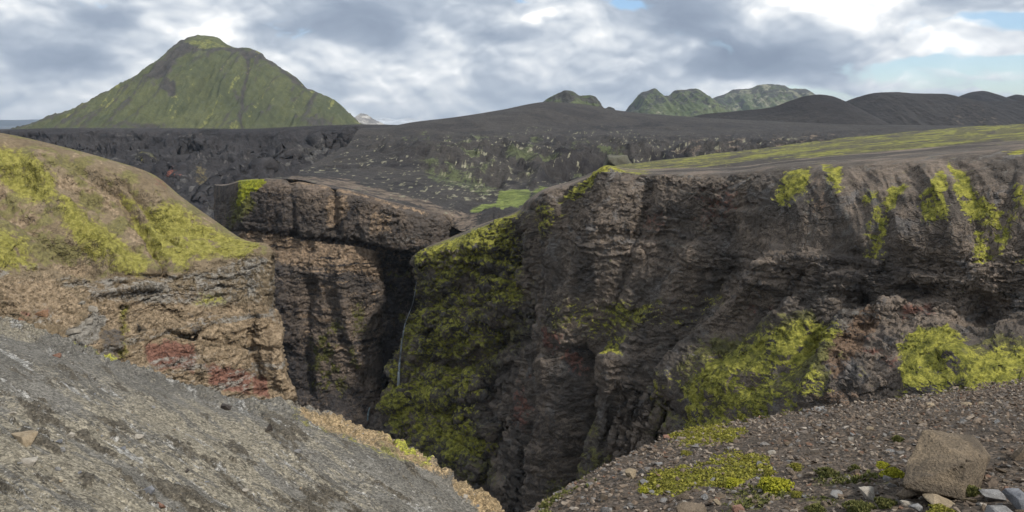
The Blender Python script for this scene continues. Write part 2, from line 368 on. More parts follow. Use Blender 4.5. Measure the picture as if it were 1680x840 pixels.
peak('mountain', [(870, 192), (892, 166), (905, 158), (918, 152), (928, 148), (940, 150), (952, 157), (965, 156), (976, 158), (984, 168), (992, 178), (1000, 175), (1012, 182), (1030, 192)],
     2700, 200, 420, M_far_green, 'small twin green crag poking up behind the dark plain', mk=mk_g, seed=3, gul=1.4, rough=1.6)
peak('mountain', [(1010, 200), (1027, 182), (1040, 165), (1052, 152), (1062, 149), (1075, 145), (1086, 156), (1096, 157), (1108, 148), (1125, 147), (1140, 145), (1155, 152), (1166, 162), (1180, 172), (1200, 188)],
     6000, 200, 1000, M_far_green, 'jagged green double mountain beyond the black hills', mk=mk_g, seed=5, gul=1.6, rough=1.8)
def mk_m(s):
    mk_g(s); s.add('light', .8*ss(.2, .6, fbm(s.P, (120, 120, 300), 4, 24, .6)+.3)); s.add('dark', .75*np.exp(-((s.s[..., 1]-150)/5)**2))
peak('mountain', [(1120, 200), (1150, 175), (1172, 160), (1190, 154), (1204, 147), (1230, 145), (1246, 139), (1262, 138), (1286, 140), (1296, 145), (1322, 146), (1330, 153), (1360, 175), (1400, 200)],
     8500, 205, 1300, M_far_green, 'flat-topped pale green mountain, farthest on the skyline', mk=mk_m, seed=9, gul=1.5, rough=1.5)
def mk_p(s): s.add('light', 1*ss(-.3, .4, fbm(s.P, 120, 3, 2)))
M_pale = terrain('pale rhyolite', (.16, .15, .14), (.28, .26, .24), 300, 20, .5, dict(light=((.3, .28, .25), (.42, .4, .37))))
peak('mountain', [(560, 208), (580, 196), (592, 186), (602, 188), (612, 195), (625, 201), (640, 208)], 9500, 210, 900, M_pale, 'little pale grey peak at the foot of the green cone', mk=mk_p, seed=11)
peak('mountain', [(560, 205), (600, 197), (630, 193), (650, 196), (668, 193), (700, 199), (760, 204)], 24000, 206, 2500, terrain('snowy far land', (.35, .38, .42), (.6, .62, .65), 1500, 80, .4), 'faint bluish far mountains on the horizon beside the pale peak', seed=12)
peak('hills', [(-120, 199), (-40, 196), (20, 197), (60, 196), (110, 198), (200, 200)], 26000, 207, 2500, terrain('far lowland', (.03, .04, .05), (.05, .06, .07), 1500, 80, .4), 'low blue land on the horizon beside the green cone', seed=13)
# black ash hills on the right
def mk_h(s):
    s.add('tan', .55*ss(.15, .45, fbm(s.P, (30, 60, 20), 4, 4, .6))*ss(.5, .9, s.a))
peak('hills', [(1060, 218), (1115, 200), (1150, 188), (1200, 183), (1265, 176), (1300, 164), (1325, 157), (1345, 155), (1362, 157), (1388, 167), (1420, 188), (1460, 210), (1500, 220)],
     1900, 222, 380, M_hill, 'smooth rounded black ash hill before the flat-topped mountain', mk=mk_h, gul=.15, rough=.3, seed=21, asp=1.1)
def mk_h2(s):
    c = s.poly([(1545, 192), (1575, 170), (1600, 164), (1635, 180), (1640, 205), (1540, 210)], 6)
    s.add('tan', c*ss(-.2, .5, fbm(s.P, (12, 30, 30), 4, 4, .6))*.62)
    s.P[..., 2] += c*fbm(s.P, (18, 18, 40), 5, 9, .6, True)*3
peak('hills', [(1340, 205), (1380, 170), (1405, 160), (1440, 152), (1470, 151), (1500, 153), (1550, 154), (1580, 160), (1620, 166), (1660, 165), (1700, 160), (1760, 156), (1840, 170)],
     2300, 222, 420, M_hill, 'long dark hill with a brown crag on its flank', mk=mk_h2, gul=.4, rough=.8, seed=25)
peak('hills', [(1540, 180), (1575, 160), (1590, 152), (1612, 149), (1630, 153), (1645, 162), (1656, 158), (1668, 155), (1690, 158), (1730, 150), (1800, 168)],
     3300, 200, 500, M_hill, 'far dark hilltops showing over the long dark hill', gul=.6, rough=.6, seed=28)

# ------------------------------------------------------------------ black ridge behind the gorge
def black_ridge():
    px = [-140, 0, 100, 250, 400, 520, 600, 700, 800]
    cr = [212, 212, 210, 210, 211, 206, 204, 206, 208]
    rows = [[(x, c+1, 2600) for x, c in zip(px, cr)], [(x, c, 1500) for x, c in zip(px, cr)],
            [(x, c+24, 1420) for x, c in zip(px, [214, 212, 212, 214, 216, 214, 210, 210, 212])],
            [(x, 290, 1240) for x in px], [(x, 350, 1020) for x in px], [(x, 420, 880) for x in px]]
    s = Surf(rows, 1.7, tail=[(-90, -30)]); s.warp(5, 60, 4)
    n = s.N(); fr = ss(.02, .1, s.vt)
    g = fbm(s.P, (70, 70, 160), 5, 3, .55, True); s.push(fr*g*22); s.push(fr*(1-ss(250, 300, s.s[..., 1]))*facet(s.P, (45, 60, 26), 4, .4)*7)
    s.push(fr*fbm(s.P, (60, 60, 7), 4, 5, .55)*7*(1-ss(240, 300, s.s[..., 1]))); s.push(fr*fbm(s.P, 16, 4, 8)*3.5)
    # spurs coming down to the right
    for a, b, w, h in (((556, 236), (430, 300), 13, 14), ((500, 262), (640 - 260, 330), 8, 12), ((300, 300), (240, 280), 14, 12), ((420, 285), (350, 345), 8, 12), ((330, 340), (390, 300), 10, 14)):
        s.push(s.line([a, b], w)*h)
    f = fbm(s.P, 50, 5, 12, .6)
    tal = fbm(s.P@np.array([[.85, 0, .5], [0, 1, 0], [-.5, 0, .85]]), (16, 60, 110), 4, 66, .6); s.add('light', (ss(.0, .35, tal)*.75+ss(.1, .4, f)*.3)*ss(232, 262, s.s[..., 1])); s.add('light', .6*s.line([(150, 222), (300, 226), (460, 222)], 3)*ss(-.2, .2, f)); s.add('dark', ss(.0, .5, fbm(s.P, (90, 90, 14), 4, 31))*.8*(1-ss(228, 262, s.s[..., 1])))
    s.add('tan', .62*s.blob(330, 302, 11, 22)+.5*s.blob(268, 286, 16, 8)*0); s.add('red', .8*s.blob(290, 298, 14, 7)); s.add('olive', .7*s.blob(238, 275, 14, 9))
    s.build('hillside', terrain('black sand', (.027, .025, .027), (.043, .040, .041), 90, 3, .8, dict(light=((.06, .058, .056), (.09, .085, .08)), dark=((.012, .011, .012), (.02, .018, .018)), tan=((.08, .065, .03), (.11, .09, .045)))), label='black sandy mountainside under the green cone')
black_ridge()

# ------------------------------------------------------------------ scree country between the ridge and the gorge
def scree():
    r1 = [(597, 210, 1250), (640, 207, 1320), (680, 200, 1350), (740, 193, 1450), (820, 181, 1550), (900, 168, 1600), (960, 172, 1650), (1010, 181, 1700), (1110, 190, 1750), (1250, 198, 1800), (1400, 203, 1800), (1560, 206, 1800), (1760, 207, 1800)]
    r0 = [(x, y+1, d+700) for x, y, d in r1]
    r2 = [(572, 236, 1050), (610, 232, 1080), (660, 228, 1100), (730, 222, 1150), (810, 215, 1200), (900, 208, 1300), (960, 209, 1350), (1010, 212, 1350), (1110, 214, 1350), (1250, 214, 1400), (1400, 213, 1400), (1560, 212, 1400), (1760, 212, 1400)]
    r3 = [(538, 256, 900), (580, 253, 910), (630, 250, 920), (720, 244, 950), (800, 240, 980), (900, 234, 1010), (960, 233, 1010), (1020, 234, 1010), (1110, 235, 1000), (1250, 232, 1000), (1400, 228, 1000), (1560, 226, 1000), (1760, 226, 1000)]
    r4 = [(500, 276, 760), (545, 274, 770), (590, 272, 780), (690, 270, 800), (770, 276, 820), (850, 284, 840), (920, 284, 860), (1000, 276, 880), (1110, 268, 870), (1250, 262, 860), (1400, 258, 860), (1560, 250, 860), (1760, 245, 860)]
    r5 = [(480, 289, 650), (520, 294, 645), (570, 303, 640), (660, 318, 630), (740, 326, 640), (800, 318, 690), (870, 309, 740), (960, 304, 740), (1100, 296, 740), (1250, 290, 740), (1400, 285, 740), (1560, 280, 740), (1760, 270, 740)]
    r6 = [(425, 293, 606), (480, 294.5, 594), (540, 308, 585), (640, 333.5, 573), (722, 352.5, 574), (775, 345, 610), (850, 330, 650), (960, 322, 660), (1100, 322, 680), (1250, 320, 700), (1400, 320, 700), (1560, 320, 700), (1760, 320, 700)]
    r7 = [(425, 308, 616), (480, 308, 602), (540, 321, 592), (640, 346, 584), (722, 366, 582), (780, 384, 545), (850, 365, 560), (960, 345, 600), (1100, 345, 620), (1250, 345, 650), (1400, 345, 650), (1560, 345, 650), (1760, 345, 650)]
    s = Surf([r0, r1, r2, r3, r4, r5, r6, r7], 1.5, cap=200); s.warp(6, 30, 4)
    vis = ss(.05, .2, s.vt); X, Y = s.s[..., 0], s.s[..., 1]
    up = np.array([0, 0, 1.])
    vis = vis*(1-.85*s.poly([(765, 345), (800, 312), (850, 300), (940, 305), (930, 325), (860, 348)], 10))
    vis = vis*(1-ss(262, 288, Y)*(1-ss(760, 800, X))*.93)
    s.push(vis*fbm(s.P, (120, 120, 120), 5, 3, .55)*9, up)
    s.push(vis*ss(225, 250, Y)*(1-ss(285, 300, Y))*fbm(s.P, (45, 60, 45), 5, 6, .55, True)*10*ss(600, 760, X), up); s.push(vis*ss(214, 228, Y)*(facet(s.P, (22, 30, 22), 9, .5)*2.6+fbm(s.P, (20, 26, 20), 4, 36, .6)*3), up)
    s.push(vis*fbm(s.P, 8, 3, 9)*1.0, up)
    # lava scarps and hollows
    for pts, w, h in ((((1065, 268), (1100, 246), (1130, 262)), 16, -10), (((880, 300), (930, 262), (1060, 250)), 10, 8), (((900, 290), (960, 284), (1030, 262)), 7, -14), (((640, 245), (720, 262), (830, 285)), 8, 9), (((700, 275), (760, 292), (820, 300)), 6, -8), (((1130, 255), (1180, 250)), 5, 7)):
        s.push(s.line(pts, w)*h, up)
    dots = fbm(s.P, (6, 9, 6), 4, 41, .7); reg = fbm(s.P, 70, 3, 43)
    s.add('light', ss(.14, .34, dots+.25*reg)*ss(-.45, .1, reg)*1.0*ss(214, 232, Y)*(1-ss(320, 335, Y)*.6))
    s.add('light', .62*s.poly([(560, 290), (620, 275), (760, 300), (770, 330), (700, 335), (600, 310)], 14)*ss(-.15, .4, dots))
    s.add('olive', .8*s.poly([(690, 275), (740, 275), (820, 300), (800, 325), (750, 312), (705, 295)], 8)*ss(-.4, .1, dots))
    s.add('moss', .95*s.poly([(818, 312), (845, 309), (862, 312), (872, 320), (880, 312), (905, 308), (930, 312), (915, 322), (865, 336), (816, 332)], 4.5)); s.add('moss', .8*s.poly([(772, 340), (800, 334), (860, 332), (850, 342), (780, 350)], 4))
    s.add('tan', .8*s.line([(480, 291), (570, 304), (660, 325), (735, 350)], 7)*ss(-.7, .1, fbm(s.P, 14, 3, 5)+.2)); s.add('tan', .6*s.poly([(690, 335), (740, 345), (790, 350), (780, 380), (700, 380)], 10))
    s.add('dark', .8*s.line([(1070, 262), (1098, 250), (1125, 258)], 12)); s.add('dark', .7*s.line([(890, 298), (940, 290), (1000, 268)], 9))
    s.add('dark', .7*s.line([(940, 212), (1040, 208), (1100, 200)], 4)); s.add('tan', .55*s.line([(1180, 236), (1250, 238), (1300, 232)], 4))
    s.add('light', .8*ss(.1, .3, dots)*s.blob(950, 222, 230, 16)); s.add('tan', .7*ss(-.05, .25, fbm(s.P, (40, 90, 40), 4, 47, .6))*s.poly([(1040, 250), (1120, 228), (1500, 212), (1500, 240), (1200, 262)], 10)); s.add('olive', .75*ss(.0, .3, fbm(s.P, (30, 60, 30), 4, 48, .6))*s.poly([(640, 220), (900, 215), (1100, 260), (900, 300), (700, 290)], 20)); s.add('dark', .7*ss(.05, .3, fbm(s.P, (60, 50, 12), 4, 49, .6))*ss(216, 240, Y))
    s.build('scree_slope', terrain('black ash and lichen', (.033, .030, .030), (.052, .047, .043), 60, 2, .8, dict(light=((.13, .125, .085), (.21, .20, .14)), tan=((.10, .078, .06), (.15, .118, .092)), olive=((.055, .065, .035), (.09, .10, .05)), moss=((.11, .14, .035), (.16, .19, .055)), dark=((.014, .013, .015), (.024, .022, .023)))), label='dark ash slope speckled with pale lichen, behind the gorge')
scree()

def rock_disp(s, big=6, strat=2.5, col=1.5, fine=.6, L=40, mask=1., sl=3.0):
    s.push(mask*fbm(s.P, (L, L, L*1.4), 4, 3, .5)*big)
    s.push(mask*fbm(s.P, (L*.5, L*.5, L*1.3), 4, 13, .5, True)*big*.5)
    s.push(mask*facet(s.P, (L*.34, L*.34, L*.3), 3, .35)*big*.2)
    zz = s.P.copy(); zz[..., 2] += 9*fbm(s.P, L*.9, 4, 21)+1.2*fbm(s.P, 5, 3, 23); pres = ss(-.2, .3, fbm(s.P, (L*1.2, L*1.2, L*.35), 3, 27))
    st = fbm(zz, (L*1.1, L*1.1, sl*1.5), 4, 7, .6); st = np.tanh(st*3.5)*.6+st*.6; s.push(mask*st*strat*pres)
    s.push(mask*facet(zz, (L*.13, L*.13, sl*1.1), 8, .4)*col*.5)
    s.push(mask*facet(zz, (L*.055, L*.055, sl*.45), 9, .4)*fine*.62)
    s.push(mask*fbm(s.P, (7, 7, 9), 5, 17, .62)*fine*1.6)
    return st
# ------------------------------------------------------------------ table cliff with the waterfall beside it
def mesa():
    px = [352, 372, 400, 450, 520, 580, 640, 690, 722, 742, 700]
    D0 = [760, 640, 600, 590, 582, 574, 566, 566, 572, 600, 680]
    top = [304, 304, 297, 294, 303, 314, 331, 343, 350, 356, 350]
    b1 = [330, 330, 312, 310, 322, 330, 346, 358, 364, 372, 365]
    ov = [372, 372, 371, 376, 384, 391, 404, 412, 408, 402, 402]
    un = [380, 380, 379, 384, 392, 399, 412, 420, 418, 414, 412]
    def row(ys, dd, pxs=px): return [(x, y, d+dd) for x, y, d in zip(pxs, ys, D0)]
    px2 = [352, 376, 410, 450, 510, 560, 600, 636, 652, 690, 720]
    D2 = [760, 640, 596, 582, 572, 568, 570, 578, 586, 590, 650]
    def row2(y, dd, ks=1): return [(x, y+k, d+dd) for x, d, k in zip(px2, D2, [0]*11)]
    rows = [[(x, y-2, d+45) for x, y, d in zip(px, top, D0)], row(top, 0), [(x, y+2.5, d-1.5) for x, y, d in zip(px, top, D0)], row(b1, -6), row(ov, -10), [(x, y, d+(2 if 4 <= i < 9 else 0)-8+(10 if i in (6, 7, 8) else 0)) for i, (x, y, d) in enumerate(zip(px, un, D0))],
            [(x, 440, d-6) for x, d in zip(px2, D2)], [(x, 500, d-8) for x, d in zip(px2, D2)], [(x, 580, d-12) for x, d in zip(px2, D2)], [(x, 640, d-16) for x, d in zip(px2, D2)], [(x, 690, d-28) for x, d in zip(px2, D2)]]
    s = Surf(rows, 1.25, cap=150, tail=[(-25, -20)]); X, Y = s.s[..., 0], s.s[..., 1]; s.warp(4, 14, 4)
    mk = ss(.02, .07, s.vt)
    for pts, w, h in ((((478, 300), (482, 380)), 7, -3), (((548, 310), (552, 385)), 6, -4), (((508, 470), (500, 560), (505, 640)), 12, -6), (((640, 430), (636, 520), (640, 640)), 14, -7), (((560, 440), (570, 520), (590, 600)), 12, 6), (((455, 440), (470, 560)), 10, 6)):
        s.push(s.line(pts, w)*h)
    st = rock_disp(s, 3.6, 1.6, 1.2, .7, 34, mk, 2.6)
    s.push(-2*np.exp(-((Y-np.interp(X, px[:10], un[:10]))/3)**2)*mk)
    f = fbm(s.P, 12, 4, 12, .6); cap = (Y < np.interp(X, px[:10], ov[:10]))
    yo = np.interp(X, px[:10], un[:10])
    s.add('tan', np.where((Y > yo) & (X > 395), 1, 0)*(1-ss(34, 60, Y-yo))*ss(-.6, .0, f+.2)*1.0)
    s.add('tan', .75*s.poly([(540, 320), (570, 322), (575, 350), (550, 375), (530, 370)], 6)); s.add('tan', .6*s.poly([(610, 345), (640, 350), (645, 385), (600, 385)], 5)); hz = fbm(s.P, (60, 60, 4), 4, 166, .6); s.add('tan', .66*ss(-.1, .3, hz)*ss(470, 500, X)*(1-ss(610, 640, X))*ss(430, 450, Y)*(1-ss(560, 620, Y))); s.add('dark', .6*ss(.1, .35, -hz)*mk); s.add('tan', .42*ss(.0, .4, f)*ss(420, 470, Y)*(1-ss(600, 640, Y)))
    s.add('tan', .6*s.line([(480, 296), (560, 312), (640, 334), (700, 348)], 4))
    s.add('dark', .6*(Y > yo-2)*(Y < yo+4)*ss(440, 470, X)); s.add('dark', .62*s.poly([(618, 415), (700, 400), (740, 420), (700, 460), (680, 690), (625, 690), (640, 520)], 10))  # shade under the overhang and down the notch painted into the rock colour
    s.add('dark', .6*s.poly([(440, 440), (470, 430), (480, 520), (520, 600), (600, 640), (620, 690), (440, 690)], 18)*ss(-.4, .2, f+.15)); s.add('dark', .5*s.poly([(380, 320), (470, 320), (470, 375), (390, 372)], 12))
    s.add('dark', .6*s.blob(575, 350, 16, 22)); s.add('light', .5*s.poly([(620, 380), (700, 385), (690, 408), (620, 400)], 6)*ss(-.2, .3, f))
    s.add('moss', .85*s.poly([(388, 318), (392, 294), (430, 291), (436, 300), (410, 318), (392, 340)], 5)); s.add('olive', .7*s.poly([(372, 385), (420, 340), (400, 300), (380, 330)], 10))
    s.add('olive', .75*s.poly([(500, 560), (560, 520), (590, 600), (560, 650), (500, 640)], 14)*ss(-.2, .2, f)); s.add('olive', .6*s.poly([(640, 430), (690, 430), (680, 640), (650, 640)], 10)*ss(-.1, .3, f)); s.add('olive', .6*s.blob(590, 520, 14, 40))
    s.NN = None
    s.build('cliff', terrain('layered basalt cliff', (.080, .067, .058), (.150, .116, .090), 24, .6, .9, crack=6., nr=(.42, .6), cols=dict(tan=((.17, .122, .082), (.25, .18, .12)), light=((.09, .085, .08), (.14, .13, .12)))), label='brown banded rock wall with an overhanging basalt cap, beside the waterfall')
    return s
MESA = mesa()

# ------------------------------------------------------------------ big wall on the right with the mossy spur
def right_wall():
    C = [  # per column: behind, rim, break, foot of band, bench, low
        [(740, 412, 700), (702, 428, 620), (700, 474, 600), (682, 540, 592), (660, 632, 590), (625, 715, 590)],
        [(700, 408, 620), (686, 424, 545), (692, 474, 535), (668, 530, 535), (646, 630, 540), (610, 705, 545)],
        [(745, 385, 580), (735, 397, 520), (738, 470, 500), (718, 540, 506), (700, 630, 505), (672, 760, 490)],
        [(800, 364, 550), (797, 375, 498), (800, 450, 472), (790, 545, 478), (782, 650, 462), (770, 810, 450)],
        [(850, 345, 520), (852, 354, 472), (853, 440, 450), (850, 550, 448), (842, 680, 432), (830, 870, 415)],
        [(862, 330, 500), (866, 336, 424), (871, 430, 402), (870, 550, 398), (864, 700, 382), (858, 880, 368)],
        [(930, 299, 460), (930, 304, 398), (930, 400, 376), (928, 530, 368), (925, 680, 348), (920, 880, 338)],
        [(1000, 279, 440), (1000, 286, 378), (1000, 400, 350), (1000, 530, 342), (1000, 680, 322), (990, 860, 312)],
        [(1100, 276, 420), (1100, 285, 350), (1100, 405, 332), (1100, 530, 318), (1100, 660, 288), (1090, 830, 274)],
        [(1200, 272, 400), (1200, 284, 325), (1200, 402, 303), (1200, 530, 292), (1200, 640, 258), (1200, 800, 246)],
        [(1300, 262, 390), (1300, 272, 300), (1300, 405, 271), (1300, 500, 264), (1300, 640, 236), (1300, 760, 226)],
        [(1400, 253, 380), (1400, 265, 285), (1400, 425, 252), (1400, 505, 248), (1400, 640, 221), (1400, 760, 212)],
        [(1500, 244, 380), (1500, 258, 271), (1500, 428, 237), (1500, 505, 234), (1500, 640, 208), (1500, 750, 200)],
        [(1600, 236, 380), (1600, 250, 258), (1600, 432, 226), (1600, 508, 223), (1600, 640, 198), (1600, 750, 190)],
        [(1700, 228, 380), (1700, 244, 248), (1700, 436, 217), (1700, 512, 214), (1700, 640, 190), (1700, 750, 182)],
        [(1840, 220, 380), (1840, 238, 236), (1840, 440, 206), (1840, 515, 203), (1840, 640, 180), (1840, 750, 172)]]
    rows = [[C[c][r] for c in range(len(C))] for r in range(6)]
    s = Surf(rows, 1.25, cap=180, tail=[(-30, -6), (-60, -8)]); X, Y = s.s[..., 0], s.s[..., 1]; s.warp(0, 14, 4); s.w = s.s
    mk = ss(.015, .05, s.vt); upper = ss(1180, 1320, X)*(1-ss(400, 430, Y)); steep = 1-upper*.8
    W = lambda pts, w, h: s.push(s.line(pts, w)*h)
    W([(1000, 300), (965, 420), (930, 560)], 22, 6); W([(1060, 320), (1030, 430), (985, 560)], 16, -5); W([(1150, 420), (1080, 520), (1020, 610)], 20, 6); W([(1190, 440), (1120, 540), (1060, 640)], 14, -5); W([(1270, 440), (1200, 520), (1100, 625)], 18, 6); W([(1310, 450), (1250, 540), (1180, 590)], 12, -4)
    W([(868, 345), (872, 430), (862, 560)], 9, -6); W([(905, 330), (915, 420), (905, 600)], 20, 3)
    W([(958, 590), (950, 700), (925, 800), (905, 860)], 17, -24); W([(902, 600), (897, 700), (872, 820)], 17, 6); W([(880, 590), (870, 720), (862, 830)], 7, -8); W([(884, 430), (888, 620)], 8, -3)
    W([(1012, 600), (1003, 640), (985, 700), (975, 800)], 17, 5)
    for k in range(6): W([(1012+k*15, 635+k*4), (1000+k*13, 700), (985+k*12, 790)], 4.5, 2.6); 
    for k in range(6): W([(1020+k*15, 640+k*4), (1007+k*13, 705), (992+k*12, 790)], 3, -2.2)
    W([(1085, 650), (1170, 600), (1240, 560), (1300, 530)], 24, 2); W([(1120, 690), (1080, 660), (1060, 720)], 12, -3); W([(1230, 640), (1300, 600), (1340, 560)], 14, -2.5)
    W([(1320, 650), (1372, 565), (1400, 532), (1460, 508)], 14, 3.5); W([(1330, 570), (1365, 530)], 14, -3); s.push(-8*s.blob(1406, 490, 20, 18)-9*s.blob(1610, 505, 34, 22)-6*s.blob(1495, 482, 42, 12))
    W([(1490, 620), (1535, 570), (1590, 600)], 30, 2); s.push(2.5*s.blob(1560, 592, 28, 14))
    for a, b, w, h in (((1345, 280), (1405, 400), 13, 5), ((1500, 275), (1575, 415), 14, 6), ((1420, 290), (1375, 400), 10, -4), ((1290, 290), (1285, 390), 12, -3), ((1470, 320), (1430, 415), 13, -4), ((1550, 290), (1540, 420), 10, -2), ((1560, 280), (1620, 420), 14, -5), ((1660, 300), (1625, 420), 10, -4), ((1660, 280), (1690, 400), 14, 4)):
        s.push(s.line([a, b], w)*h*.24*ss(12, 50, Y-np.interp(X, [1180, 1300, 1400, 1500, 1600, 1700], [285, 272, 265, 258, 250, 244])))
    # spur relief
    W([(690, 440), (760, 420), (850, 372)], 14, 5); W([(700, 500), (740, 480), (840, 440)], 14, -7); W([(700, 570), (760, 535), (830, 500)], 14, 7); W([(680, 600), (760, 600), (830, 560)], 12, -8); W([(650, 660), (740, 650), (790, 640)], 14, 6); W([(640, 700), (740, 740), (830, 800)], 18, 5); W([(800, 600), (820, 700), (800, 790)], 12, -8)
    W([(680, 500), (672, 560), (655, 630)], 8, -4)
    up_g = upper = ss(1180, 1320, X)*(1-ss(400, 430, Y)); calm = np.clip(s.poly([(1088, 648), (1105, 630), (1172, 600), (1232, 572), (1300, 540), (1360, 560), (1350, 640), (1300, 720), (1150, 730), (1112, 692)], 18)+s.poly([(1470, 575), (1508, 550), (1700, 552), (1720, 680), (1465, 680)], 18), 0, 1); mk = mk*(1-.5*calm)
    s.push(upper*ss(8, 40, Y-np.interp(X, [1180, 1300, 1400, 1500, 1600, 1700], [285, 272, 265, 258, 250, 244]))*(fbm(s.P, (13, 70, 60), 4, 58, .55, True)*1.5+fbm(s.P, (4, 20, 20), 4, 59)*.5))
    sp_ = (1-ss(850, 872, X))*ss(.06, .1, s.vt); s.push(sp_*(facet(s.P, (17, 17, 11), 5, .5)*3.2+facet(s.P, (8, 8, 5), 6, .5)*1.5+fbm(s.P, (30, 30, 60), 4, 57, .55, True)*3.0))
    s.warp(7, 14, 4)
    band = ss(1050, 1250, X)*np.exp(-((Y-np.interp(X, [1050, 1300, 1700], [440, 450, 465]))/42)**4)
    s.push(mk*(1-upper)*fbm(s.P, (60, 60, 60), 3, 95)*4); st = rock_disp(s, 3.4, 1.5, .95, .62, 40, mk*(1-.8*upper), 2.2)
    zz = s.P.copy(); zz[..., 2] += 4*fbm(s.P, 40, 3, 21); s2 = fbm(zz, (26, 26, 3.6), 5, 77, .65); s.push(mk*band*(np.tanh(s2*3))*1.5*(.6+fbm(s.P, 25, 3, 78)))
    hs = fbm(zz, (70, 70, 2.0), 5, 177, .6); N = s.N(); f = fbm(s.P, 11, 5, 12, .6); fl = fbm(s.P, (6, 6, 2.2), 4, 32, .6)
    flat = ss(.18, .62, N[..., 2]+.25*f)
    P = s.poly; fm = fbm(s.P, (5, 5, 4), 4, 91, .65); fb = fbm(s.P, 16, 3, 93)
    M = lambda pts, v=1., so=7: s.add('moss', v*P(pts, so+4)*(.35+.75*flat)*ss(-.42, .12, f*.6+.35*fl+.5*fm+.35*fb+.08))
    for p in ([(1268, 345), (1283, 290), (1325, 284), (1327, 308), (1298, 348)], [(1343, 274), (1375, 278), (1382, 325), (1372, 335), (1350, 297)], [(1421, 422), (1424, 376), (1452, 323), (1486, 316), (1467, 357), (1446, 424)],
              [(1512, 335), (1538, 303), (1555, 342), (1550, 390), (1514, 374)], [(1555, 279), (1572, 298), (1594, 332), (1633, 362), (1634, 396), (1622, 434), (1595, 434), (1592, 376), (1558, 334)], [(1660, 326), (1700, 345), (1655, 401), (1631, 420), (1642, 370)], [(1410, 345), (1425, 326), (1436, 330), (1420, 350)], [(1665, 425), (1690, 395), (1700, 425)],
              [(1640, 250), (1700, 246), (1700, 262), (1650, 262)]): M(p, 1.15, 7)
    M2 = lambda pts, v=1., so=10: s.add('moss', v*P(pts, so+8)*ss(-.3, .15, .9*fm+.5*f+.6*fb+.35*flat-.12)); M2([(1088, 648), (1105, 630), (1172, 600), (1232, 572), (1275, 590), (1290, 625), (1330, 640), (1300, 700), (1150, 712), (1112, 692)], 1.2, 9); M2([(1140, 610), (1240, 562), (1370, 528), (1385, 562), (1300, 612), (1200, 630)], .95, 9); M2([(1590, 600), (1640, 570), (1720, 555), (1720, 650), (1560, 665)], .85, 12); M2([(1475, 575), (1508, 550), (1555, 542), (1592, 575), (1602, 602), (1565, 650), (1468, 660), (1485, 605)], 1.2, 8)
    M([(640, 640), (690, 430), (760, 400), (858, 350), (862, 480), (800, 600), (790, 740), (700, 800)], .74, 16); M([(900, 500), (960, 490), (1110, 500), (1180, 470), (1200, 500), (1060, 545), (960, 560)], .6, 12); M([(984, 560), (1000, 552), (1028, 556), (1030, 588), (1004, 594), (986, 582)], 1.1, 5); M([(922, 332), (960, 302), (1012, 282), (1060, 284), (1000, 300), (948, 338)], 1.2, 4); M([(868, 345), (905, 338), (925, 350), (908, 395), (872, 390)], .9, 7)
    M([(872, 360), (885, 350), (900, 390), (880, 398)], 1, 5); M([(1310, 640), (1340, 612), (1365, 640), (1340, 660)], .9, 8)
    for p in ([(686, 462), (700, 432), (745, 405), (800, 380), (856, 368), (852, 388), (805, 430), (765, 452), (728, 464)], [(778, 503), (800, 478), (848, 452), (855, 468), (838, 500), (800, 508)], [(630, 662), (680, 612), (742, 640), (765, 700), (735, 735), (655, 705)], [(702, 575), (712, 540), (760, 528), (785, 550), (772, 582), (730, 592)],
              [(662, 532), (690, 495), (722, 480), (742, 490), (705, 520), (676, 590), (652, 640)], [(790, 545), (812, 535), (828, 520), (820, 560)], [(725, 680), (790, 700), (800, 740), (740, 760)], [(700, 640), (730, 620), (760, 640)], [(700, 415), (735, 398), (855, 352), (858, 362), (760, 402), (710, 430)], [(820, 390), (850, 375), (850, 430), (825, 440)]): M(p, 1.35, 9)
    O = lambda pts, v=.75, so=12: s.add('olive', v*P(pts, so+6)*ss(-.3, .2, f+.5*fm+.4*flat))
    O([(640, 640), (690, 430), (860, 350), (865, 560), (780, 640), (840, 800), (700, 820)], .55, 16); O([(1100, 640), (1180, 560), (1330, 520), (1380, 560), (1360, 640), (1200, 690)], .85); O([(905, 530), (960, 500), (1110, 495), (1060, 540), (960, 560)], .7); O([(1590, 570), (1640, 550), (1700, 570), (1700, 650), (1560, 650)], .85)
    O([(895, 800), (960, 730), (1010, 740), (1010, 820), (900, 860)], .85, 10); O([(955, 720), (965, 640), (985, 650), (990, 730)], .8, 8); O([(1050, 740), (1080, 650), (1120, 690), (1110, 760)], .7); O([(925, 530), (935, 505), (965, 515), (950, 545)], .8, 6)
    rd = lambda x, y, a, b, v=.8: s.add('red', v*s.blob(x, y, a, b)*ss(-.25, .3, f+.6*hs+.1))
    rd(862, 665, 15, 42, .95); rd(925, 552, 20, 30, .8); rd(935, 590, 10, 25, .7); rd(1445, 590, 50, 40, .62); rd(1500, 520, 50, 20, .62); rd(1230, 508, 70, 7, .66); rd(1175, 345, 60, 45, .5); rd(880, 585, 8, 30, .7); rd(1070, 370, 40, 50, .45)
    s.add('tan', .8*P([(1345, 600), (1372, 558), (1402, 530), (1440, 508), (1452, 528), (1415, 580), (1370, 622)], 8)*ss(-.5, .1, f+.2)); s.add('tan', .55*s.blob(1370, 650, 60, 22))
    s.add('tan', .4*s.blob(1345, 340, 30, 50))
    s.add('light', .45*upper*ss(.0, .5, fbm(s.P, (5, 5, 12), 4, 61, .6)+.1)); s.add('light', .5*s.line([(1345, 290), (1400, 400)], 9)+.4*s.line([(1500, 280), (1560, 400)], 10)); s.add('light', .5*s.line([(1350, 580), (1400, 535)], 6)); s.add('light', .55*s.blob(1640, 540, 22, 12)*ss(0, .3, f+.2))
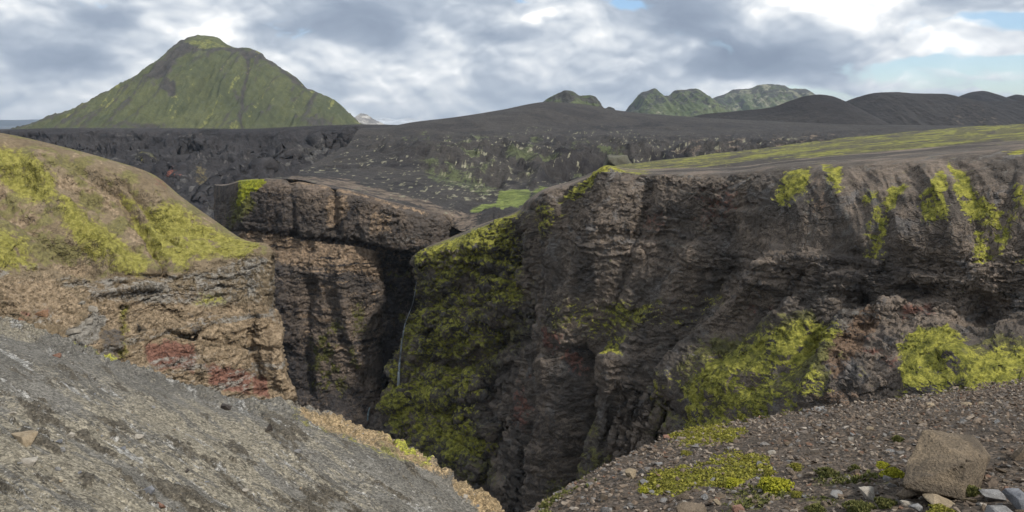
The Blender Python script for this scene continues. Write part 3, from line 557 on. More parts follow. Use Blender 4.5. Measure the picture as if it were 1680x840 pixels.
    s.add('dark', .62*band*ss(-.1, .3, s2+.5*f)) ; s.add('dark', .6*ss(.12, .32, hs)*(1-upper)*(1-calm)); s.add('light', .52*ss(.1, .34, -hs)*(1-upper)*(1-calm)*ss(950, 1100, X)); s.add('dark', .55*P([(880, 620), (990, 620), (960, 860), (870, 860)], 16)*ss(-.4, .2, f+.1)); s.add('dark', .5*ss(.05, .4, fbm(s.P, (22, 22, 8), 4, 71, .6)))
    s.add('olive', .5*ss(.15, .45, fbm(s.P, 9, 4, 81, .6))*flat)
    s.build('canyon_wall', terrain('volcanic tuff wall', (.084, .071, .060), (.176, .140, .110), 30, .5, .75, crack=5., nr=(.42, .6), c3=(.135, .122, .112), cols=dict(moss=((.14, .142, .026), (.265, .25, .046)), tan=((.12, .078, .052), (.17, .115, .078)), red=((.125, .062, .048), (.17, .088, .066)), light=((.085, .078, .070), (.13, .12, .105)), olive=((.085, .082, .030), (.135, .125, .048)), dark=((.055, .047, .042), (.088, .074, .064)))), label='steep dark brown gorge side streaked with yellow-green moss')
    return s
RW = right_wall()

# ------------------------------------------------------------------ grassy plateau above the wall
def plateau():
    px = [905, 935, 1000, 1100, 1200, 1300, 1400, 1500, 1600, 1700, 1840]
    r0 = [(905, 326, 420), (935, 309, 405), (1000, 289, 383), (1100, 287, 354), (1200, 286, 328), (1300, 274, 303), (1400, 267, 288), (1500, 260, 274), (1600, 252, 261), (1700, 246, 251), (1840, 240, 239)]
    r1 = [(908, 318, 450), (940, 302, 435), (1004, 281, 430), (1103, 276, 420), (1203, 272, 400), (1300, 262, 390), (1400, 253, 380), (1500, 244, 380), (1600, 236, 380), (1700, 228, 380), (1840, 220, 380)]
    r2 = [(915, 312, 500), (945, 296, 500), (1008, 276, 530), (1108, 266, 560), (1206, 257, 580), (1303, 247, 620), (1402, 236, 640), (1502, 227, 660), (1600, 219, 680), (1700, 212, 700), (1840, 206, 700)]
    r3 = [(918, 309, 540), (950, 292, 560), (1012, 272, 620), (1112, 260, 700), (1210, 249, 780), (1306, 237, 850), (1405, 225, 930), (1505, 215, 1000), (1602, 208, 1050), (1700, 203, 1100), (1840, 200, 1150)]
    r4 = [(x, y+9, d+60) for x, y, d in r3]
    s = Surf([r0, r1, r2, r3, r4], 1.4, cap=200, stepv=.9); s.warp(3, 30, 4); up = np.array([0, 0, 1.]); Y = s.s[..., 1]; X = s.s[..., 0]
    s.push(fbm(s.P, 60, 4, 3)*2.2*ss(.0, .15, s.vt), up); s.push(fbm(s.P, (26, 60, 26), 4, 6)*1.2, up)
    Q = s.P@np.array([[.9, .35, 0], [-.35, .9, 0], [0, 0, 1]]).T
    g = fbm(Q, (60, 14, 20), 5, 5, .6); rel = (np.interp(X, [935, 1300, 1700], [309, 276, 248])-Y)
    s.add('olive', ss(-.35, .15, g+.1)*.9*ss(8, 24, rel+6*g)); s.add('moss', ss(-.12, .2, g)*1.0*ss(9, 26, rel+6*g)); s.add('moss', .9*s.poly([(905, 325), (935, 305), (1000, 283), (1060, 280), (1000, 296), (940, 318)], 5))
    s.build('plateau', terrain('plateau turf and ash', (.050, .043, .038), (.072, .063, .055), 30, .9, .5, dict(moss=((.14, .145, .030), (.21, .205, .05)), olive=((.08, .076, .034), (.115, .106, .046)))), label='grassy tableland on top of the dark gorge side')
plateau()

# ------------------------------------------------------------------ mossy hill and pale cliff on the left
def left_hill():
    back = [(-100, 216, 480), (0, 222, 480), (100, 246, 480), (180, 268, 470), (250, 292, 460), (300, 332, 450), (350, 368, 440), (400, 402, 430), (448, 440, 420), (440, 460, 420)]
    top = [(-100, 206, 322), (0, 218, 330), (100, 240, 337), (180, 262, 341), (252, 287, 346), (300, 325, 344), (350, 360, 340), (400, 393, 335), (436, 405, 330), (446, 425, 360)]
    mid = [(-100, 300, 288), (0, 320, 298), (95, 340, 303), (170, 356, 310), (240, 366, 316), (295, 384, 320), (348, 394, 322), (398, 404, 324), (440, 411, 323), (447, 430, 350)]
    low = [(-100, 380, 258), (0, 402, 268), (80, 445, 275), (150, 455, 285), (235, 450, 295), (300, 446, 302), (350, 435, 309), (400, 418, 316), (443, 417, 319), (448, 440, 348)]
    c1 = [(-100, 460, 240), (0, 480, 252), (80, 500, 262), (150, 505, 274), (235, 505, 288), (300, 505, 297), (350, 505, 305), (400, 505, 312), (441, 505, 317), (446, 510, 345)]
    c2 = [(-100, 520, 222), (0, 545, 234), (80, 565, 246), (150, 575, 260), (240, 580, 277), (310, 585, 288), (370, 590, 298), (420, 590, 305), (460, 585, 311), (466, 590, 340)]
    c3 = [(-100, 600, 210), (0, 620, 222), (80, 640, 236), (150, 650, 250), (245, 655, 270), (318, 660, 282), (380, 660, 292), (430, 662, 299), (474, 655, 304), (482, 665, 332)]
    c4 = [(-100, 700, 200), (0, 720, 212), (80, 740, 228), (150, 750, 242), (255, 755, 262), (330, 760, 274), (395, 760, 284), (450, 762, 290), (500, 730, 295), (508, 735, 322)]
    s = Surf([back, top, mid, low, c1, c2, c3, c4], 1.25, cap=160, tail=[(-70, -10)]); X, Y = s.s[..., 0], s.s[..., 1]; s.warp(0, 10); s.w = s.s
    cliff = ss(-6, 10, Y-np.interp(X, [0, 80, 150, 235, 300, 350, 400, 443], [402, 445, 455, 450, 446, 435, 418, 417])); vis = ss(.02, .08, s.vt)
    for pts, w, h in ((((110, 250), (200, 320), (250, 400), (270, 445)), 9, -5), (((210, 300), (240, 345), (290, 400)), 6, -3), (((60, 260), (90, 330), (200, 440)), 16, 4), (((0, 330), (80, 400), (150, 445)), 14, -4), (((150, 490), (200, 480), (260, 470)), 4, 3), (((420, 520), (410, 560), (430, 620)), 6, -4), (((330, 600), (335, 660)), 4, -3), (((450, 520), (445, 600), (470, 650)), 8, 3), (((205, 500), (205, 600)), 6, -2.5), (((225, 540), (320, 552)), 3.5, -2.5), (((330, 555), (450, 575)), 3.5, -2.5)):
        s.push(s.line(pts, w)*h*vis)
    s.warp(6, 11, 4)
    s.push(vis*(1-cliff)*(fbm(s.P, (30, 30, 30), 5, 3, .55)*3.2+fbm(s.P, 4, 4, 5, .6)*.55))
    rock_disp(s, 2.2, 2.2, .8, .45, 30, vis*cliff*.9, 1.7)
    s.push(vis*(1-cliff)*fbm(s.P, (14, 14, 8), 4, 25, .55, True)*.9); s.push(vis*(1-cliff)*(fbm(s.P, (2.2, 5, 4), 4, 26, .65)*.5+facet(s.P, (5, 9, 5), 4, .4)*.35))
    f = fbm(s.P, 9, 5, 12, .6); fs = fbm(s.P@np.array([[.8, .6, 0], [-.6, .8, 0], [0, 0, 1]]).T, (5, 18, 12), 4, 15, .6)
    M = lambda p, v=1., so=10: s.add('moss', v*s.poly(p, so+5)*ss(-.5, .12, f*.8+fs*.7+.12))
    M([(-40, 232), (40, 246), (95, 290), (105, 335), (60, 335), (0, 300), (-40, 290)], .95); M([(92, 332), (130, 340), (205, 405), (242, 430), (232, 448), (190, 450), (150, 425), (100, 375)], 1.05); M([(198, 310), (245, 340), (292, 330), (350, 378), (425, 402), (408, 420), (330, 422), (300, 440), (255, 420), (222, 370)], 1.0)
    M([(-20, 372), (40, 392), (64, 440), (30, 448), (-10, 430)], .85); M([(300, 400), (360, 395), (425, 404), (400, 424), (330, 425)], 1.1, 6); M([(200, 500), (210, 500), (212, 590), (198, 590)], .8, 5); M([(330, 480), (370, 478), (380, 500), (320, 500)], .6)
    s.add('olive', .72*(1-cliff)*ss(-.25, .2, f+.4*fs)); s.add('tan', .7*(1-cliff)*ss(.02, .35, fs+.3*fbm(s.P, 30, 3, 44))); 
    T = lambda p, v=.8, so=9, k='tan': s.add(k, min(1., v*1.15)*s.poly(p, so)*ss(-.6, .05, f+.3))
    T([(-10, 290), (40, 305), (75, 370), (100, 400), (150, 438), (120, 455), (60, 420), (30, 360), (-10, 345)], .9); T([(95, 288), (150, 285), (205, 320), (190, 350), (140, 320), (100, 305)], .75); T([(180, 340), (200, 345), (270, 430), (262, 450), (225, 415)], .65)
    s.add('light', .62*cliff*ss(.0, .3, fbm(s.P, (40, 40, 5), 4, 66, .6))); T([(130, 460), (440, 490), (480, 660), (150, 640)], .56, 12); T([(395, 520), (455, 505), (485, 665), (415, 650)], .85, 8); T([(0, 455), (90, 455), (150, 500), (120, 540), (0, 520)], .6, 14); T([(245, 30+470), (330, 470), (330, 520), (250, 530)], .6)
    T([(238, 572), (268, 560), (314, 566), (322, 592), (312, 616), (248, 602)], .9, 9, 'red'); T([(336, 602), (368, 600), (412, 612), (408, 648), (340, 630)], .9, 9, 'red'); T([(415, 610), (440, 620), (438, 655), (412, 645)], .75, 6, 'red')
    T([(250, 292-4), (262, 294), (275, 305), (262, 300)], .8, 3, 'red')
    s.add('light', .62*cliff*s.poly([(130, 460), (250, 452), (440, 415), (446, 500), (300, 505), (140, 490)], 8)*ss(-.5, .2, f)); s.add('light', .8*s.poly([(110, 545), (160, 500), (175, 520), (160, 560), (130, 570)], 6)); s.add('dark', .6*s.poly([(160, 540), (200, 540), (200, 590), (165, 585)], 6)); s.add('dark', .7*s.line([(225, 540), (320, 552)], 2.5))
    s.add('dark', .6*s.poly([(300, 505), (350, 510), (350, 560), (310, 550)], 8)*ss(-.1, .3, f)); s.add('dark', .7*s.line([(205, 447), (262, 451)], 2)); s.add('dark', .5*s.blob(62, 520, 20, 12)); s.add('red', .6*s.blob(38, 522, 10, 6)+.6*s.blob(78, 512, 8, 9))
    s.build('hillside', terrain('ochre hillside', (.155, .117, .073), (.205, .160, .105), 24, .35, .8, crack=3.5, soft=.24, cols=dict(moss=((.17, .160, .034), (.235, .215, .056)), olive=((.125, .115, .044), (.165, .145, .062)), tan=((.185, .135, .085), (.27, .205, .135)), light=((.16, .148, .128), (.23, .212, .185)), red=((.16, .078, .056), (.205, .105, .076)), dark=((.06, .055, .05), (.09, .08, .072)))), label='ochre hillside with yellow-green moss above a banded cliff')
left_hill()

# ------------------------------------------------------------------ near slopes
def near_left():
    cx = [(-500, 430), (-140, 500), (0, 521), (60, 538), (120, 560), (200, 592), (300, 626), (400, 650), (480, 662), (560, 688), (640, 714), (700, 745), (760, 790), (800, 818), (840, 850)]
    cr = [(x, y, d) for (x, y), d in zip(cx, [29.5, 28.5, 28, 28, 28, 28, 28.5, 29, 29, 28.5, 28, 27, 26, 25.3, 24.5])]
    b0 = [('w', *(at(*c)+np.array([3, 9, -30]))) for c in cr]; b1 = [('w', *(at(*c)+np.array([.5, 1.8, -3.2]))) for c in cr]
    m3 = [(x, y, d) for x, y, d in zip([-500, -140, 0, 85, 160, 245, 330, 420, 500, 580, 650, 710, 770, 810, 855], [880, 900, 900, 905, 905, 910, 915, 920, 925, 930, 935, 940, 945, 950, 955], [11, 11.5, 11.5, 12, 12.6, 13.5, 14.5, 15.6, 16.6, 17.5, 18.2, 18.8, 19.3, 19.6, 20])]
    m1, m2 = [[('w', *(at(*p)*(1-k)+at(*q)*k+np.array([0, 0, h]))) for p, q in zip(cr, m3)] for k, h in ((.3, .5), (.65, .3))]
    m4 = [('w', *(at(*c)*np.array([.9, .35, 1])+np.array([0, 0, .6]))) for c in m3]
    s = Surf([b0, b1, cr, m1, m2, m3, m4], 1.25, cap=150); s.warp(0, 5); s.w = s.s; X, Y = s.s[..., 0], s.s[..., 1]; vis = ss(.04, .2, s.vt)
    s.push(vis*fbm(s.P, 5, 4, 3)*.4); s.push(vis*fbm(s.P, .9, 5, 5, .6)*.05)
    edge = ss(-40, -6, np.interp(X, [c[0] for c in cr], [c[1] for c in cr])-Y)
    s.push(edge*fbm(s.P, .8, 4, 7, .6, True)*.28*ss(.05, .15, s.vt))
    s.warp(5, 3, 6)
    a = R(33); U = np.stack([s.s[..., 0]*math.cos(a)+s.s[..., 1]*math.sin(a), -s.s[..., 0]*math.sin(a)+s.s[..., 1]*math.cos(a), 0*X], -1)
    st = fbm(U, (190, 17, 1), 5, 5, .6); st2 = fbm(U, (120, 12, 1), 5, 8, .65); st3 = fbm(U, (60, 14, 1), 5, 18, .65)
    sp = fbm(U, (22, 9, 1), 4, 9, .7)
    lowl = ss(900, 200, X)*ss(560, 760, Y); pa = fbm(U, (130, 34, 1), 5, 28, .62)
    s.add('light', .8*ss(-.02, .4, st2+.5*sp-.08)); s.add('dark', ss(.16, .3, st3+.3*sp)*.9*(1-edge)); s.add('dark', ss(.12, .2, pa+.25*sp)*.85*(1-edge)); s.add('tan', ss(-.1, .35, st+.3*lowl+.2*sp)*1.0*(.25+.8*lowl))
    s.P += s.N()*(ss(.0, .3, st2)*.05-ss(.16, .3, pa+.25*sp)*.09)[..., None]*vis[..., None]
    s.add('red', 1.1*s.poly([(490, 668), (560, 682), (630, 705), (700, 745), (740, 775), (690, 765), (600, 728), (520, 700)], 10)*ss(-.6, .2, sp+.3)); s.add('red', 1.0*s.poly([(740, 770), (800, 812), (845, 850), (800, 840), (760, 810)], 8)*ss(-.6, .2, sp+.2)); s.add('tan', .85*s.poly([(0, 521), (90, 545), (60, 560), (0, 545)], 8))
    s.add('moss', 1.0*s.poly([(618, 696), (655, 706), (718, 750), (706, 764), (690, 752), (650, 738), (625, 715)], 6)*ss(-.12, .2, sp+.05)); s.add('olive', .9*s.line([(480, 676), (520, 702), (600, 730), (690, 762)], 7)*ss(-.3, .3, sp)); s.add('moss', .7*s.line([(90, 547), (160, 575), (235, 604)], 2.5))
    s.build('near_slope', terrain('grey scree', (.098, .091, .078), (.142, .133, .116), 1.6, .03, .7, dict(light=((.17, .165, .15), (.26, .252, .235)), red=((.20, .145, .078), (.29, .215, .125)), dark=((.062, .054, .042), (.095, .083, .064)), tan=((.155, .138, .105), (.20, .178, .136)), moss=((.20, .20, .03), (.29, .28, .05)), olive=((.12, .115, .04), (.18, .165, .06))), pebble=.05, soft=.26, bd=.03), label='grey stony slope dropping away to the gorge rim')
    s.st = st2; return s
NL = near_left()

def near_right():
    cr = [(815, 880, 5.6), (840, 861, 6.0), (870, 838, 6.5), (920, 806, 7.2), (960, 782, 7.7), (1000, 760, 8.2), (1060, 735, 9), (1100, 718, 9.6), (1200, 697, 10.5), (1300, 681, 11.3), (1400, 668, 12), (1500, 655, 12.7), (1600, 640, 13.4), (1680, 628, 14), (1820, 610, 15), (2150, 575, 16.5), (2700, 530, 18)]
    b0 = [('w', *(at(*c)+np.array([-1, 5, -11]))) for c in cr]; b1 = [('w', *(at(*c)+np.array([-.25, .9, -.75]))) for c in cr]
    def blend(y, d0, d1):   # straight lines in plan from crest to the foot of the picture
        return [(x, y0+(y-y0)*1, 1/((1-k)/dc+k/df)) for (x, y0, dc), df, k in zip(cr, d0, d1)]
    m = []
    for k in (.18, .42, .72, 1.0):
        row = []
        for (x, y0, dc) in cr:
            df = np.interp(x, [815, 1000, 1300, 1680, 1820], [5.1, 4.4, 3.7, 3.35, 3.3]); yf = 905
            A = at(x, y0, dc); B = at(x+(x-840)*.0, yf, df); P = A+(B-A)*k; P = P+np.array([0, 0, .10*math.sin(math.pi*k)]) * (dc-df)/7
            row.append(('w', *P))
        m.append(row)
    last = [('w', *(np.array(c[1:])*np.array([.8, .3, 1])+np.array([0, 0, .3]))) for c in m[-1]]
    s = Surf([b0, b1, cr]+m+[last], 1.6, cap=150); s.warp(0, 1); s.w = s.s; X, Y = s.s[..., 0], s.s[..., 1]; vis = ss(.04, .15, s.vt)
    s.push(vis*fbm(s.P, 1.6, 4, 3)*.09); s.push(vis*fbm(s.P, .28, 5, 5, .6)*.035); s.warp(5, .5, 6)
    f = fbm(s.P, .5, 5, 12, .6)
    s.MP = [([(1095, 718), (1130, 703), (1180, 700), (1225, 712), (1200, 724), (1130, 728), (1098, 728)], 1.), ([(1050, 800), (1080, 780), (1140, 762), (1215, 740), (1240, 770), (1200, 800), (1120, 806), (1065, 812)], 1.), ([(1200, 740), (1260, 745), (1270, 780), (1220, 790)], .8)]
    f2 = fbm(s.P, .16, 4, 22, .65)
    for p, v in s.MP: s.add('moss', v*s.poly(p, 11)*ss(-.28, .1, f+.5*f2+.12))
    s.add('olive', .7*s.poly([(1150, 790), (1260, 780), (1480, 760), (1480, 800), (1330, 840), (1160, 850)], 16)*ss(-.2, .3, f)); s.add('olive', .8*s.poly([(850, 850), (960, 780), (1000, 790), (930, 860)], 12)*ss(0, .3, f))
    s.build('rubble_slope', terrain('rubble soil', (.080, .063, .048), (.112, .088, .068), .8, .02, 1.0, dict(moss=((.12, .125, .014), (.2, .2, .02)), olive=((.07, .07, .025), (.11, .105, .035))), pebble=.035), label='brown rubble slope with yellow moss, where the big boulder sits')
    return s
NR = near_right()

# ------------------------------------------------------------------ finding the ground under a bearing
def look(s, px, py, r=4.):
    """nearest visible vertex of a sheet near a bearing: (row, col)"""
    if not hasattr(s, 'q'): s.q = proj(s.P); s.dist = np.linalg.norm(s.P, axis=-1)
    d = np.hypot(s.q[..., 0]-px, s.q[..., 1]-py); k = np.where(d < max(r, d.min()+1), s.dist+d*.5, 1e9)
    return np.unravel_index(np.argmin(k), k.shape)
def put(s, px, py): i = look(s, px, py); return s.P[i].copy(), s.NN[i]
NL.NN = NL.N(); NR.NN = NR.N()

# ------------------------------------------------------------------ stones
from mathutils import Vector, noise as mn, Matrix
def hull(pts):
    bm = bmesh.new()
    for p in pts: bm.verts.new(p)
    r = bmesh.ops.convex_hull(bm, input=bm.verts[:])
    bmesh.ops.delete(bm, geom=list({e for e in r['geom_interior']+r['geom_unused'] if isinstance(e, bmesh.types.BMVert)}), context='VERTS')
    return bm
def chip(seed, n=13, dims=(1, .8, .5)):
    g = np.random.default_rng(seed); p = g.normal(size=(n, 3)); p /= np.linalg.norm(p, axis=1)[:, None]; p *= g.uniform(.75, 1.15, (n, 1))
    p = np.sign(p)*np.abs(p)**.8*np.array(dims)*.5
    return hull(p)
def bm_arrays(bm):
    bmesh.ops.triangulate(bm, faces=bm.faces[:]); bm.verts.index_update()
    V = np.array([v.co[:] for v in bm.verts]); T = np.array([[v.index for v in f.verts] for f in bm.faces]); bm.free(); return V, T
PROTO = [bm_arrays(chip(100+k, 8+k % 5, (1, [.9, .7, .6][k % 3], [.35, .5, .7, .25][k % 4]))) for k in range(14)]
def rough_rock(name, pts, mat, amp=.03, lv=3, seed=1, bev=.04, frac=1.0):
    bm = hull(pts); size = max((v.co.length for v in bm.verts))
    bmesh.ops.bevel(bm, geom=bm.edges[:], offset=bev*size, segments=2, affect='EDGES', profile=.6)
    bmesh.ops.triangulate(bm, faces=bm.faces[:])
    for k in range(lv):
        L = sorted((e.calc_length() for e in bm.edges)); thr = size*.55/(1.8**k)
        es = [e for e in bm.edges if e.calc_length() > thr*.5]
        bmesh.ops.subdivide_edges(bm, edges=es, cuts=1, use_grid_fill=True); bmesh.ops.triangulate(bm, faces=bm.faces[:])
    bm.normal_update()
    off = Vector((seed*3.1, seed*1.7, 0))
    for v in bm.verts:
        c = v.co/size
        d = mn.fractal(c*2.2*frac+off, .8, 2.1, 4)*amp*1.2+ (abs(mn.noise(c*5*frac+off)))*-amp*.9+mn.noise(c*14+off)*amp*.25
        v.co += v.normal*d*size
    me = bpy.data.meshes.new(name); bm.to_mesh(me); bm.free(); me.materials.append(mat)
    for p in me.polygons: p.use_smooth = True
    return me
def rock_pts(seed, dims, n=11):
    g = np.random.default_rng(seed); p = g.normal(size=(n, 3)); p /= np.linalg.norm(p, axis=1)[:, None]
    p = np.sign(p)*np.abs(p)**.75*g.uniform(.85, 1.1, (n, 1)); return p*np.array(dims)*.5
def stone_mat(name, a, b_, sc, spots=(.06, .05, .04), bump=.6):
    m, t, b = newmat(name); co = t.n('ShaderNodeTexCoord').outputs['Object']; oi = t.n('ShaderNodeObjectInfo')
    v = t.vmath('ADD', co, oi.outputs['Location'])
    n1 = t.noise(v, 2.2/sc, 8, .65, .5); n2 = t.noise(v, 16/sc, 5, .65); n3 = t.noise(v, 45/sc, 3, .6)
    c = t.mix(t.rng(n1, .35, .65), a, b_); c = t.mix(t.rng(n2, .60, .70), c, spots); c = t.mix(t.math('MULTIPLY', t.rng(n2, .40, .32), .55), c, tuple(min(1, x*1.5) for x in b_))
    vo = t.n('ShaderNodeTexVoronoi', i_Scale=38/sc); t.l(v, vo.inputs['Vector']); pit = t.rng(vo.outputs['Distance'], .12, .3); c = t.mix(1., c, t.val(t.math('MULTIPLY', t.math('ADD', t.rng(n3, .3, .7, .8, 1.15), t.rng(n2, .3, .7, -.08, .1)), t.rng(pit, 0, 1, .72, 1.))), 'MULTIPLY'); t.l(c, b.inputs['Base Color'])
    bp = t.n('ShaderNodeBump', i_Strength=bump, i_Distance=.05*sc); t.l(t.math('ADD', t.math('MULTIPLY', n3, .5), n2), bp.inputs['Height']); t.l(bp.outputs[0], b.inputs['Normal'])
    return m
S_BROWN = stone_mat('brown stone', (.115, .088, .062), (.185, .145, .105), .6)
S_BOULD = stone_mat('boulder stone', (.105, .084, .062), (.24, .185, .125), .75, (.06, .048, .036), 1.0)
S_PALE = stone_mat('pale stone', (.27, .24, .20), (.38, .35, .30), .3, (.18, .15, .12))
S_GREY = stone_mat('grey stone', (.14, .135, .13), (.24, .235, .23), .3)
S_BLUE = stone_mat('blue grey stone', (.125, .128, .138), (.20, .205, .22), .3)
S_RED = stone_mat('reddish stone', (.17, .09, .065), (.25, .15, .11), .3)
S_DARK = stone_mat('dark stone', (.035, .03, .028), (.07, .06, .052), .3)
S_TAN = stone_mat('tan stone', (.20, .155, .10), (.30, .24, .165), .3)

def boulder():
    c = at(1555, 768, 5.35)
    P = [at(*q)-c for q in ((1486, 757, 5.30), (1513, 706, 5.52), (1482, 797, 5.10), (1581, 822, 5.0), (1585, 760, 5.10), (1590, 722, 5.40), (1596, 716, 5.62), (1628, 748, 5.50), (1608, 796, 5.30),
                               (1535, 708, 6.05), (1600, 722, 6.05), (1500, 790, 5.85), (1600, 800, 5.9), (1540, 835, 5.3))]
    me = rough_rock('boulder', [Vector(p) for p in P], S_BOULD, .02, 4, 3, .007)
    o = bpy.data.objects.new('boulder', me); COL.objects.link(o)
    g_, _ = put(NR, 1540, 812); k = g_[1]/5.12*.985; o.location = c*k; o.scale = (k, k, k)
    tag(o, 'big square tan-brown boulder with a scooped top, resting on the rubble slope', 'boulder')
    return o
boulder()
def lone(s, px, py, wpx, hr, mat, label, cat='stone', name='stone', seed=0, dr=.8, sink=.25, rot=None, amp=.03):
    p, n = put(s, px, py+wpx*hr*.35); d = p[1]/CP; w = wpx/F*math.hypot(p[1], p[2])
    sd = seed or int(px*7+py); me = rough_rock(name, [Vector(q) for q in rock_pts(sd, (w*1.08, w*dr, w*hr*1.15), 12)], mat, amp, 2, sd % 13, .03)
    o = bpy.data.objects.new(name, me); COL.objects.link(o); o.location = p+np.array([0, 0, w*hr*(.5-sink)])
    o.rotation_euler = rot or (0, 0, 0); tag(o, label, cat); return o
LR = [
 (1345, 672, 26, .5, S_GREY, 'light grey wedge-shaped stone on the crest of the rubble slope'),
 (1552, 824, 66, .28, S_TAN, 'long flat tan slab tucked under the front of the big boulder'),
 (1488, 811, 34, .55, S_BROWN, 'squat brown stone under the lower left corner of the big boulder'),
 (1515, 814, 13, 1.0, S_PALE, 'small whitish egg-shaped stone wedged below the big boulder'),
 (1487, 826, 24, .32, S_PALE, 'small flat cream stone in front of the squat brown stone'),
 (1501, 832, 19, .8, S_GREY, 'dull grey stone between the cream stone and the tan slab'),
 (1421, 811, 40, .58, S_PALE, 'large pale triangular slab lying left of the big boulder'),
 (1372, 811, 22, .6, S_GREY, 'grey block just left of the pale triangular slab'),
 (1381, 814, 12, .8, S_TAN, 'small tan chunk leaning on the grey block'),
 (1668, 822, 56, .7, S_BLUE, 'blue-grey rock in the bottom right corner, next to the path of pale stones'),
 (1625, 815, 44, .45, S_GREY, 'broad pale grey stone right of the tan slab'),
 (1640, 838, 40, .4, S_GREY, 'half-buried grey slab below the blue-grey rock'),
 (1674, 742, 30, .9, S_BROWN, 'rounded grey-brown stone at the right edge, level with the big boulder'),
 (1522, 664, 20, .5, S_TAN, 'tan stone near the skyline of the rubble slope, above the big boulder'),
 (1588, 664, 20, .35, S_TAN, 'slanting yellowish slab, first right of the tan skyline stone'),
 (1612, 661, 16, .4, S_TAN, 'thin buff slab, second right of the tan skyline stone'),
 (1394, 720, 11, 1.0, S_PALE, 'upright cream stone midway up the rubble slope'),
 (1427, 701, 13, .8, S_TAN, 'tan wedge-shaped stone above the upright cream stone'),
 (1399, 731, 11, .45, S_PALE, 'whitish chip right below the upright cream stone'),
 (1093, 719, 14, .8, S_RED, 'reddish stone at the left tip of the uppermost moss patch'),
 (1034, 777, 24, .75, S_TAN, 'rounded tan stone on the dark left shoulder of the rubble slope'),
 (1057, 790, 13, .7, S_GREY, 'small grey stone just right of the rounded tan stone'),
 (1137, 836, 54, .45, S_BROWN, 'wide brown rock cut by the bottom edge, below the moss'),
 (1130, 826, 22, .5, S_PALE, 'pale stone on top of the wide brown rock'),
 (1210, 836, 24, .7, S_RED, 'reddish-brown stone at the bottom edge, below the bright moss cushions'),
 (1268, 742, 15, .5, S_PALE, 'pale flat stone above the bright round moss cushion'),
 (1245, 760, 12, .8, S_GREY, 'grey stone beside the upper end of the large moss patch'),
 (995, 836, 20, .5, S_GREY, 'grey stone low on the dark left shoulder of the rubble slope'),
 (1345, 700, 12, .5, S_GREY, 'small grey slab below the light grey crest stone'),
 (1080, 762, 15, .5, S_GREY, 'flat grey stone above the left tip of the large moss patch'),
]
for k, (x, y, w, h, m, l) in enumerate(LR): lone(NR, x, y, w, h, m, l, rot=(0, 0, 0), seed=50+k)
LL = [
 (36, 716, 50, .42, S_TAN, 'largest tan stone, half sunk in the grey scree by the left edge'),
 (49, 756, 28, .5, S_PALE, 'cream angular stone below the largest tan stone'),
 (115, 712, 16, .7, S_PALE, 'cream upright stone right of the largest tan stone'),
 (228, 714, 18, .42, S_PALE, 'pale leaning slab with a dark underside on the grey scree'),
 (242, 802, 19, .65, S_BLUE, 'blue-grey stone low on the grey scree'),
 (203, 734, 9, 1.0, S_BLUE, 'small slate-blue stone on the brown damp patch'),
 (97, 724, 12, .6, S_BLUE, 'bluish stone beside the cream upright stone'),
 (102, 736, 16, .55, S_GREY, 'rounded grey stone below the bluish stone'),
 (264, 828, 16, .8, S_RED, 'pinkish block near the bottom edge of the grey scree'),
 (370, 666, 22, .55, S_DARK, 'dark clod high on the grey scree, under the red cliff bands'),
 (440, 700, 14, 1.1, S_DARK, 'black split rock standing on the smooth part of the scree'),
 (307, 772, 9, .9, S_DARK, 'small black stone in the middle of the grey scree'),
 (488, 739, 12, .6, S_GREY, 'grey stone alone on the smooth part of the scree'),
 (93, 581, 13, .8, S_RED, 'reddish stone just under the mossy line at the top of the scree'),
 (762, 814, 12, .7, S_PALE, 'pale stone near the lower lip of the scree'),
 (93, 769, 12, .6, S_GREY, 'small grey pebble right of the cream angular stone'),
 (20, 678, 12, .6, S_PALE, 'whitish stone above the largest tan stone'),
 (404, 803, 12, .5, S_PALE, 'pale pebble at the white stone streak near the bottom'),
]
for k, (x, y, w, h, m, l) in enumerate(LL): lone(NL, x, y, w, h, m, l, seed=150+k, sink=.3)

# many smaller stones, each its own object, on both near slopes
SMALL = {}
def small_stones(s, n, lo, hi, mats, label, group, box, seed, dpow=1.0):
    g = np.random.default_rng(seed); protos = []
    for k in range(10):
        bm = chip(300+k+seed, 10+k % 4, (1, .75, .5)); me = bpy.data.meshes.new('stone'); 
        bmesh.ops.bevel(bm, geom=bm.edges[:], offset=.03, segments=1, affect='EDGES'); bm.to_mesh(me); bm.free(); me.materials.append(mats[k % len(mats)]); protos.append(me)
    q = proj(s.P); X, Y = q[..., 0], q[..., 1]; ok = (X > box[0]) & (X < box[1]) & (Y < box[3]) & (Y > box[2]) & (s.vt > .12)
    idx = np.argwhere(ok); pick = idx[g.choice(len(idx), n*6)]; k = 0; used = []
    for i, j in pick:
        if k >= n: break
        p = s.P[i, j]; a = q[i, j]; w = g.uniform(lo, hi)*(.6+.8*g.random()**3)
        if 1475 < a[0] < 1640 and 700 < a[1] < 812 and s is NR: continue
        if any((a[0]-b[0])**2+(a[1]-b[1])**2 < 90 for b in used): continue
        used.append(a); o = bpy.data.objects.new('stone', protos[k % 10]); COL.objects.link(o); o.location = p+np.array([0, 0, w*.12])
        o.scale = (w, w*g.uniform(.7, 1.1), w*g.uniform(.6, 1)); o.rotation_euler = (g.uniform(-.35, .35), g.uniform(-.35, .35), g.uniform(0, 6.3))
        tag(o, label, 'stone', group); k += 1
small_stones(NR, 190, .06, .125, [S_BROWN, S_GREY, S_BROWN, S_BROWN, S_TAN, S_GREY, S_BROWN], 'fist-sized angular brown or grey stone loose in the rubble slope', 'loose stones on the rubble slope', (850, 1690, 640, 845), 11)
